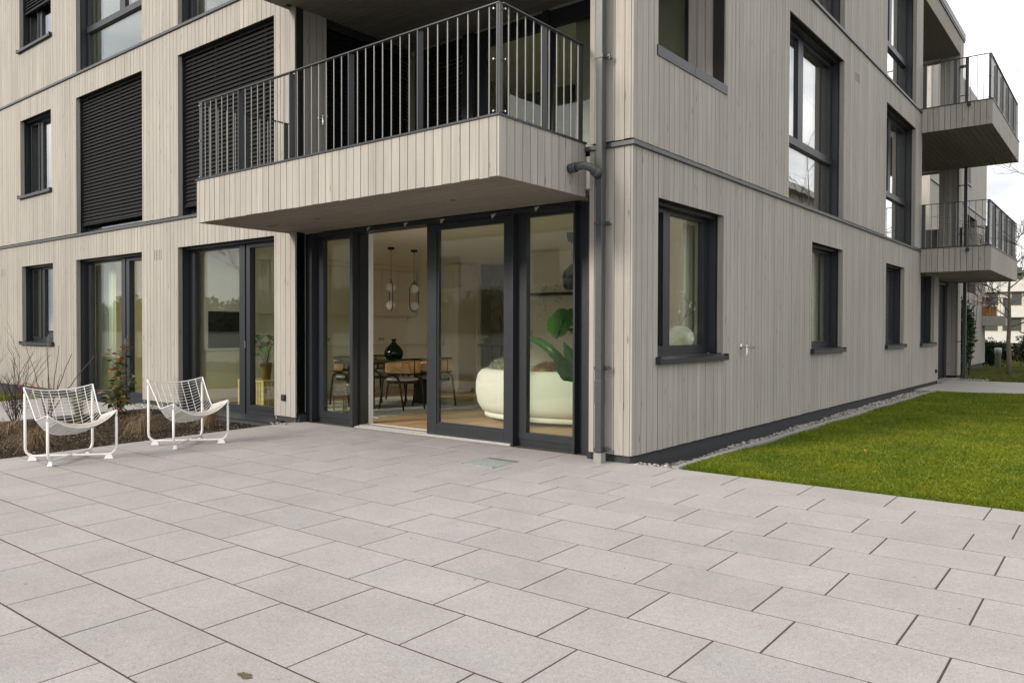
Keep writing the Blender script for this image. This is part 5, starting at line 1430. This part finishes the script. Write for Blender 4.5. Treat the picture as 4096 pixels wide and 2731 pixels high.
# fallen leaves on lawn and paving
dl = leaf_obj('deadleaf', .05, .032)
random.seed(5)
spots = [(1.55, 2.2, 'dry brown fallen leaf on the lawn, nearest the paving'), (2.1, 4.4, 'dry brown fallen leaf in the middle of the lawn'), (.62, 10.2, 'dry brown fallen leaf on the lawn close to the concrete edging'), (1.9, 6.4, 'dry brown fallen leaf on the lawn towards the far path'), (-7.9, -1.2, 'dry orange fallen leaf lying on the bark of the planting bed')]
for k, (x, y, lab) in enumerate(spots):
    o = bpy.data.objects.new('fallen_leaf', dl); COL.objects.link(o); o.location = (x, y, (.036 if y > 0 else pz(y) + .01)); o.rotation_euler = (random.uniform(-.3, .3), random.uniform(-.3, .3), random.uniform(0, 6)); o.scale = (random.uniform(.8, 1.2),) * 3
    tag(o, lab, 'fallen leaf', 'fallen leaves on the grass and bed')
# litter and moss on the paving
m = MB()
for k in range(130):
    x = random.uniform(-5, 6); y = -random.random() ** .6 * 6.5; a = random.uniform(0, 6); r = random.uniform(.003, .012)
    z = pz(y) + .0015
    m.add([(x + r * math.cos(a), y + r * math.sin(a), z), (x + r * .5 * math.cos(a + 2), y + r * .5 * math.sin(a + 2), z + .002), (x - r * math.cos(a), y - r * math.sin(a), z), (x + r * .5 * math.cos(a - 1.7), y + r * .5 * math.sin(a - 1.7), z)], [(0, 1, 2, 3)])
m.build('litter', 'deadleaf', patio, kind='stuff')
m = MB(); mx_, my_ = 1.03, -4.80
m.add([(mx_ + .040 * math.cos(a * .35) * (1 + .2 * math.sin(a * 2.1)), my_ + .020 * math.sin(a * .35) * (1 + .25 * math.cos(a * 1.7)), pz(my_) + .0022) for a in range(18)], [tuple(range(18))])
m.build('moss_patch', 'moss', patio, kind='stuff')

# ------------------------------------------------------------------ beyond the house, right hand side
def zs(y): return -.02 + SL * max(0, y - 16.75)
def camp(p, k=1.6): return tuple(CAM + k * (np.array(p) - CAM))
# similar timber house in line behind
nbx = camp((-.012, 20, 0))[0]; nb = thing('neighbour_house', 'similar timber house seen in the gap beyond the far corner, with a small balcony', 'building', (nbx, 34, zs(36)))
ny0, ny1 = 26.0 - 34, camp((0, 22.5, 0))[1] - 34
gz0 = -zs(36)
def nz(z): return camp((0, 0, z))[2] - zs(36)
def nY(y): return camp((0, y, 0))[1] - 34
m = MB(); m.box(-14, ny0, -.6, -.30, ny1 + .3, 13.0)
m.build('core', 'backing', nb)
hs = [(nY(17.2), nY(17.95), nz(4.93), nz(6.3)), (nY(18.55), nY(19.55), nz(5.46), nz(6.4)), (nY(18.9), nY(20.82), nz(2.4), nz(4.63))]
m = MB()
def nwall(m, mat_in=None):
    us = sorted({ny0, ny1} | {h[k] for h in hs for k in (0, 1)})
    for a, b in zip(us[:-1], us[1:]):
        hh = [(h[2], h[3]) for h in hs if h[0] <= (a + b) / 2 <= h[1]]
        for s0, s1 in sub_intervals(nz(.28), 13.0, hh): m.box(-.30, a, s0, .0, b, s1)
nwall(m); m.build('wall', 'wood', nb)
m = MB(); m.box(-.30, ny0, -.5, -.04, ny1 - .02, nz(.27)); m.build('plinth', 'plinth', nb)
m = MB(); m.box(-1.2, ny1, nz(.28), -.0, ny1 + .3, 13); m.build('wall', 'wood', nb)
m = MB(); m.box(.001, ny0, nz(4.82), .05, ny1 + .02, nz(4.90)); m.build('storey_flashing', 'flash', nb)
for h in hs[:2]:
    MB().box(-.24, h[0], h[2], -.20, h[1], h[3]).build('window', 'dark_window', nb)
    MB().box(-.19, h[0], h[2], .06, h[1] + .1, h[2] + .05).build('sill', 'flash', nb)
r_ = MB(); r_.box(-.08, hs[2][0], hs[2][2] + 1.1, -.03, hs[2][1], hs[2][2] + 1.14)
k = hs[2][0] + .1
while k < hs[2][1]: r_.box(-.06, k, hs[2][2], -.05, k + .012, hs[2][2] + 1.1); k += .14
r_.build('railing', 'rail', nb)
# its low balcony
bz0, bz1 = nz(1.455), nz(1.76); by = camp((0, 22.0, 0))[1] - 34; bxl = camp((.338, 22, 0))[0] - nbx; bxr = camp((.612, 22, 0))[0] - nbx + .35
m = MB(); m.box(-1.0, by, bz0, bxl + .45, by + 2.3, bz1); bal = m.build('balcony', 'wood', nb)
m = MB(); m.box(-1.0, by, nz(2.31), bxl + .45, by + .04, nz(2.31) + .03)
k = -.9
while k < bxl + .45: m.box(k, by + .01, bz1, k + .014, by + .024, nz(2.31)); k += .13
for j in range(18): m.box(bxl + .40, by + .03 + j * .125, bz1, bxl + .44, by + .045 + j * .125, nz(2.31))
m.box(bxl + .40, by, nz(2.31), bxl + .45, by + 2.3, nz(2.31) + .03)
m.box(bxl + .425, by + .04, bz1, bxl + .435, by + 2.25, nz(2.28))
m.build('balcony_railing', 'rail', nb)
for k, xx in enumerate((-.05, .28)):
    o = MB().lathe([(0, 0), (.085, 0), (.11, .17), (.1, .17), (.09, .15), (0, .15)], (0, 0, 0), 14, cap=False).build('flower_pot', 'pot_purple', None, (nbx + xx, 34 + by + .16, zs(36) + nz(2.31) - .16), smooth=True)
    tag(o, ('purple flower pot hung inside the railing of the far balcony, nearer the house wall', 'purple flower pot on the far balcony railing, nearer its outer corner')[k], 'flower pot')
cr = thing('wooden_crate', 'orange brown wooden box standing on the far balcony', 'crate', (nbx + .25, 34 + by + .55, zs(36) + bz1))
for kk in range(4): MB().box(-.30, -.22, kk * .13, .30, .22, kk * .13 + .118).build('board', 'crate', cr)
# climbing evergreen at the far corner
def bushy(name, label, cat, c, r, n, mat, size, group=None, trunk=True, lumps=9):
    t = thing(name, label, cat, c, 0, group)
    Ps = []; Ds = []
    for i in range(lumps):
        a = rng.normal(size=3); a /= np.linalg.norm(a); cc = a * np.array(r) * .62 * rng.random() ** .4; cc[2] += r[2]
        P, d = blob_points(n // lumps, cc, np.array(r) * rng.uniform(.35, .6), .4); Ps.append(P); Ds.append(d + rng.normal(size=P.shape) * .7 - np.array([0, 0, .15]))
    P = np.concatenate(Ps); D = np.concatenate(Ds); P[:, 2] = np.maximum(P[:, 2], .03)
    V, F = leaf_quads(P, D, size * (.6 + .8 * rng.random(len(P))), size * .45)
    np_mesh('foliage', V, F, mat, t)
    if trunk:
        m = MB()
        for i in range(5):
            a = i * 1.3; m.tube([(.02 * math.cos(a), .02 * math.sin(a), -.05), (r[0] * .3 * math.cos(a), r[1] * .3 * math.sin(a), r[2] * .7), (r[0] * .5 * math.cos(a), r[1] * .5 * math.sin(a), r[2] * 1.5)], [.018, .012, .005], 6)
        m.build('stem', 'twig', t)
    return t
bushy('evergreen_shrub', 'glossy dark evergreen shrub climbing beside the far downpipe', 'shrub', (-.20, 19.6, zs(19.6)), (.27, .35, 1.30), 2000, 'evergreen', .13)
m = leaf_obj('photinia_red', .13, .05)
rt = thing('red_tipped_shrub', 'thin shrub with pink red leaf tips above the evergreen at the far corner', 'shrub', (-.22, 21.0, zs(21)))
sm = MB()
for i in range(5):
    tip = Vector((random.uniform(-.35, .35), random.uniform(-.3, .3), random.uniform(2.5, 3.2))); sm.tube([(0, 0, 0), tuple(tip * .5 + Vector((.05, 0, .1))), tuple(tip)], [.014, .01, .004], 5)
    for j in range(7): put_leaf(m, rt, tip - Vector((0, 0, .12 * j)) + Vector((random.gauss(0, .05), random.gauss(0, .05), 0)), (random.gauss(0, 1), random.gauss(0, 1), .3), random.uniform(.7, 1.2))
sm.build('stem', 'twig', rt)
# bare trees
def bare_tree(name, label, loc, h, r0, n_limb, seed, first=.3, spread=.8, lvl=3, group=None, mat='bark'):
    random.seed(seed); t = thing(name, label, 'tree', loc, 0, group)
    tr = MB(); pts = [Vector((0, 0, -.1))]; 
    for i in range(1, 9): pts.append(Vector((random.gauss(0, .012) * h * .3, random.gauss(0, .012) * h * .3, h * i / 8)))
    tr.tube(pts, [r0 * (1.12 - .95 * i / 8) for i in range(9)], 10); tr.build('trunk', mat, t, smooth=True)
    cr_ = MB(); tw_ = MB()
    def limb(p, d, ln, r, lv):
        q = Vector(p); ps = [q.copy()]; n = 5
        for i in range(n):
            d = (d + Vector((random.gauss(0, .14), random.gauss(0, .14), random.gauss(.03, .08)))).normalized(); q = q + d * ln / n; ps.append(q.copy())
            if lv > 0 and i >= 1:
                for _ in range(2 if lv > 1 else 1):
                    sd_ = (d + Vector((random.gauss(0, .6), random.gauss(0, .6), random.gauss(.1, .4)))).normalized(); limb(q, sd_, ln * random.uniform(.38, .6), r * .55, lv - 1)
        (cr_ if lv > 1 else tw_).tube(ps, [r * (1 - .16 * i) for i in range(n + 1)], 5 if lv > 1 else 3, cap=False)
    for k in range(n_limb):
        f = first + (.97 - first) * k / max(1, n_limb - 1); a = k * 2.4 + random.uniform(-.3, .3)
        p = pts[min(8, int(f * 8))].lerp(pts[min(8, int(f * 8) + 1)], f * 8 - int(f * 8))
        limb(p, Vector((math.cos(a), math.sin(a), spread)).normalized(), h * .36 * (1.15 - f * .6), r0 * .42 * (1.15 - f * .7), lvl)
    cr_.build('limb', mat, t, smooth=True); tw_.build('crown', 'twig', t)
    return t
bare_tree('bare_tree', 'slender leafless tree with a straight trunk on the far lawn', (.464, 24.37, zs(24.4)), 4.6, .075, 12, 21, .36, .45, 3)
bare_tree('bare_tree', 'leafless tree at the right edge whose thin twigs reach across the far balconies', (2.62, 14.6, zs(14.6)), 6.3, .042, 8, 33, .3, .9, 2)
bare_tree('bare_tree', 'thin leafless tree at the left edge whose few twigs cross the far left wall', (-14.75, -5.6, -.09), 5.2, .05, 9, 8, .35, .7, 2)
bare_tree('bare_tree', 'tall leafless tree far behind the white apartment block', (2.5, 66, zs(66)), 11, .2, 12, 5, .3, .8, 3)
# far white block, hedge, bollard
wbk = thing('white_apartment_block', 'pale apartment block with long window bands far beyond the lawn', 'building', (2, 92, zs(92)))
MB().box(-12, .6, 0, 8, 10, 9.6).build('wall', 'cream_render', wbk)
for k in range(3):
    z0 = 2.2 + k * 2.75
    MB().box(-12.3, 0, z0 - .15, 8.3, 1.0, z0 + .95).build('balcony_band', 'render_white', wbk)
    for j in range(9):
        f = MB().box(-11.5 + j * 2.15, .55, z0 + 1.15, -11.5 + j * 2.15 + 1.7, .62, z0 + 2.45).build('window', 'dark_window', wbk)
        MB().box(-11.5 + j * 2.15, .52, z0 + 1.9, -11.5 + j * 2.15 + .8, .548, z0 + 2.45).build('shutter', 'awning', f)
for j in range(6):
    f = MB().box(-11.3 + j * 3, .5, .5, -9.3 + j * 3, .62, 1.75).build('window', 'dark_window', wbk)
    g_ = MB(); 
    for i in range(4): g_.box(-11.3 + j * 3 + i * .64, .46, .5, -11.3 + j * 3 + i * .64 + .08, .51, 1.75)
    g_.box(-11.3 + j * 3, .46, 1.05, -9.3 + j * 3, .49, 1.13); g_.build('bar', 'render_white', f)
MB().box(-12.3, -.1, 9.5, 8.3, 10.2, 9.8).build('roof', 'flash', wbk)
for k, (x, y, lab) in enumerate(((-3.0, 50.5, 'dark evergreen hedge bush behind the metal bollard'), (-.9, 50.2, 'dark evergreen hedge bush behind the slender bare tree'), (1.2, 50.8, 'dark evergreen hedge bush at the right edge of the far lawn'), (-4.8, 51.5, 'dark evergreen hedge bush against the neighbour house'))):
    bushy('hedge_bush', lab, 'bush', (x, y, zs(50)), (1.6, 1.0, 1.15 + .15 * (k % 2)), 3500, 'hedge', .2, 'hedge bushes along the far lawn', trunk=False)
bushy('dry_bush', 'reddish brown winter bush at the foot of the far hedge', 'bush', (-.2, 48.8, zs(48.8)), (.9, .5, .5), 700, 'dry', .16, None, False)
MB()
o = MB().lathe([(0, 0), (.15, 0), (.15, .78), (.17, .79), (.17, 1.08), (.15, 1.10), (0, 1.11)], (0, 0, 0), 16, cap=False).build('bollard_light', 'galv', None, (-2.05, 43.5, zs(43.5)), smooth=True); tag(o, 'short round metal bollard light in front of the far hedge', 'bollard')
# ------------------------------------------------------------------ what the windows mirror: street side behind the camera
gwall = thing('garden_wall', 'low white rendered garden wall behind the camera, mirrored in the glass', 'wall', (-16, -13.6, -.22))
MB().box(-34, -.12, 0, 17, .12, 1.32).build('wall', 'render_white', gwall); MB().box(-34.05, -.16, 1.321, 17.05, .16, 1.38).build('coping', 'concrete', gwall)
mf = thing('mesh_fence', 'dark wire mesh fence standing behind the low white wall', 'fence', (-16, -13.95, -.22))
for k in range(21): MB().box(-33 + k * 2.5 - .03, -.03, 0, -33 + k * 2.5 + .03, .03, 3.0).build('post', 'frame', mf)
w_ = MB()
for k in range(500): w_.box(-33 + k * .1, -.003, 1.2, -33 + k * .1 + .006, .003, 2.92)
for k in range(9): w_.box(-33, -.006, 1.25 + k * .2, 17, .006, 1.26 + k * .2)
w_.build('wire', 'frame', mf, kind='stuff')
hd = thing('cypress_hedge', 'dense dark cypress hedge behind the mesh fence, mirrored in the glass', 'hedge', (-24, -15.6, -.25))
Ps = []
for k in range(12):
    P, d = blob_points(4200, (-24 + k * 4.1, 0, 1.3), (2.7, .9, 1.75 + .22 * ((k * 7) % 4)), .45); Ps.append(P)
P = np.concatenate(Ps); P[:, 2] = np.maximum(P[:, 2], .02); D = rng.normal(size=P.shape); D[:, 2] += .6
V, F = leaf_quads(P, D, .30 * (.6 + .8 * rng.random(len(P))), .13); np_mesh('foliage', V, F, 'hedge', hd, 'stuff')
rs = MB(); rs.box(-80, -30, -.62, 60, -17.5, -.6); rs.build('street', 'concrete', kind='structure')
def house(name, label, x0, y0, x1, y1, z1, wall, rows, cols, face):
    t = thing(name, label, 'building', ((x0 + x1) / 2, (y0 + y1) / 2, -.6)); cx, cy = (x0 + x1) / 2, (y0 + y1) / 2; hx_, hy_ = (x1 - x0) / 2, (y1 - y0) / 2
    MB().box(-hx_, -hy_, 0, hx_, hy_, z1).build('wall', wall, t)
    MB().box(-hx_ - .3, -hy_ - .3, z1 + .001, hx_ + .3, hy_ + .3, z1 + .3).build('roof_edge', 'flash', t)
    for r in range(rows):
        for c in range(cols):
            zz = 1.0 + r * 3.0
            if face == 'y': a = -hx_ + 1.2 + c * (2 * hx_ - 2.4) / cols; f = MB().box(a, hy_ - .05, zz, a + 1.5, hy_ + .03, zz + 1.6).build('window', 'dark_window', t); MB().box(a - .08, hy_ + .0305, zz - .08, a + 1.58, hy_ + .09, zz).build('sill', 'render_white', f)
            else: a = -hy_ + 1.2 + c * (2 * hy_ - 2.4) / cols; f = MB().box(-hx_ - .03, a, zz, -hx_ + .05, a + 1.4, zz + 1.6).build('window', 'dark_window', t); MB().box(-hx_ - .09, a - .08, zz - .08, -hx_ - .0305, a + 1.48, zz).build('sill', 'render_white', f)
    return t
house('white_house', 'pale rendered apartment house across the street, mirrored in the terrace glass', -64, -50, -27, -37, 9.5, 'render_grey', 3, 4, 'y')
hb = house('brown_roof_house', 'house with a brown tiled roof across the street, mirrored in the balcony glass', -25.5, -34.2, -5, -22, 7.4, 'render_white', 2, 3, 'y')
m = MB(); m.add([(-10.9, -6.6, 7.72), (10.9, -6.6, 7.72), (10.9, 6.6, 7.72), (-10.9, 6.6, 7.72), (-10.9, 0, 11.0), (10.9, 0, 11.0)], [(0, 1, 5, 4), (2, 3, 4, 5), (0, 4, 3), (1, 2, 5), (0, 3, 2, 1)]); m.build('roof', 'roof_tile', hb)
# right hand side: golden bush and timber shed mirrored in the side windows
bushy('golden_bush', 'golden brown bush mirrored in the side window', 'bush', (6.6, 17.4, 0), (1.7, 1.6, 1.05), 5200, 'gold', .11)
bushy('golden_bush', 'second golden bush farther along the side lawn', 'bush', (8.0, 13.5, 0), (1.4, 1.4, .8), 3000, 'gold', .11)
shd = thing('timber_shed', 'grey timber boarded building beyond the side lawn, mirrored in the side windows', 'building', (18, 34, -.1))
MB().box(-9, -6, 0, 9, 6, 8.2).build('wall', 'wood', shd)
for k in range(110): MB().box(-9 + k * .1636, -6.03, 0, -9 + k * .1636 + .10, -6.001, 8.2).build('board', 'wood', shd)
for k in range(72): MB().box(-9.03, -6 + k * .1666, 0, -9.001, -6 + k * .1666 + .10, 8.2).build('board', 'wood', shd)
MB().box(-9.3, -6.3, 8.201, 9.3, 6.3, 8.5).build('roof', 'render_grey', shd)
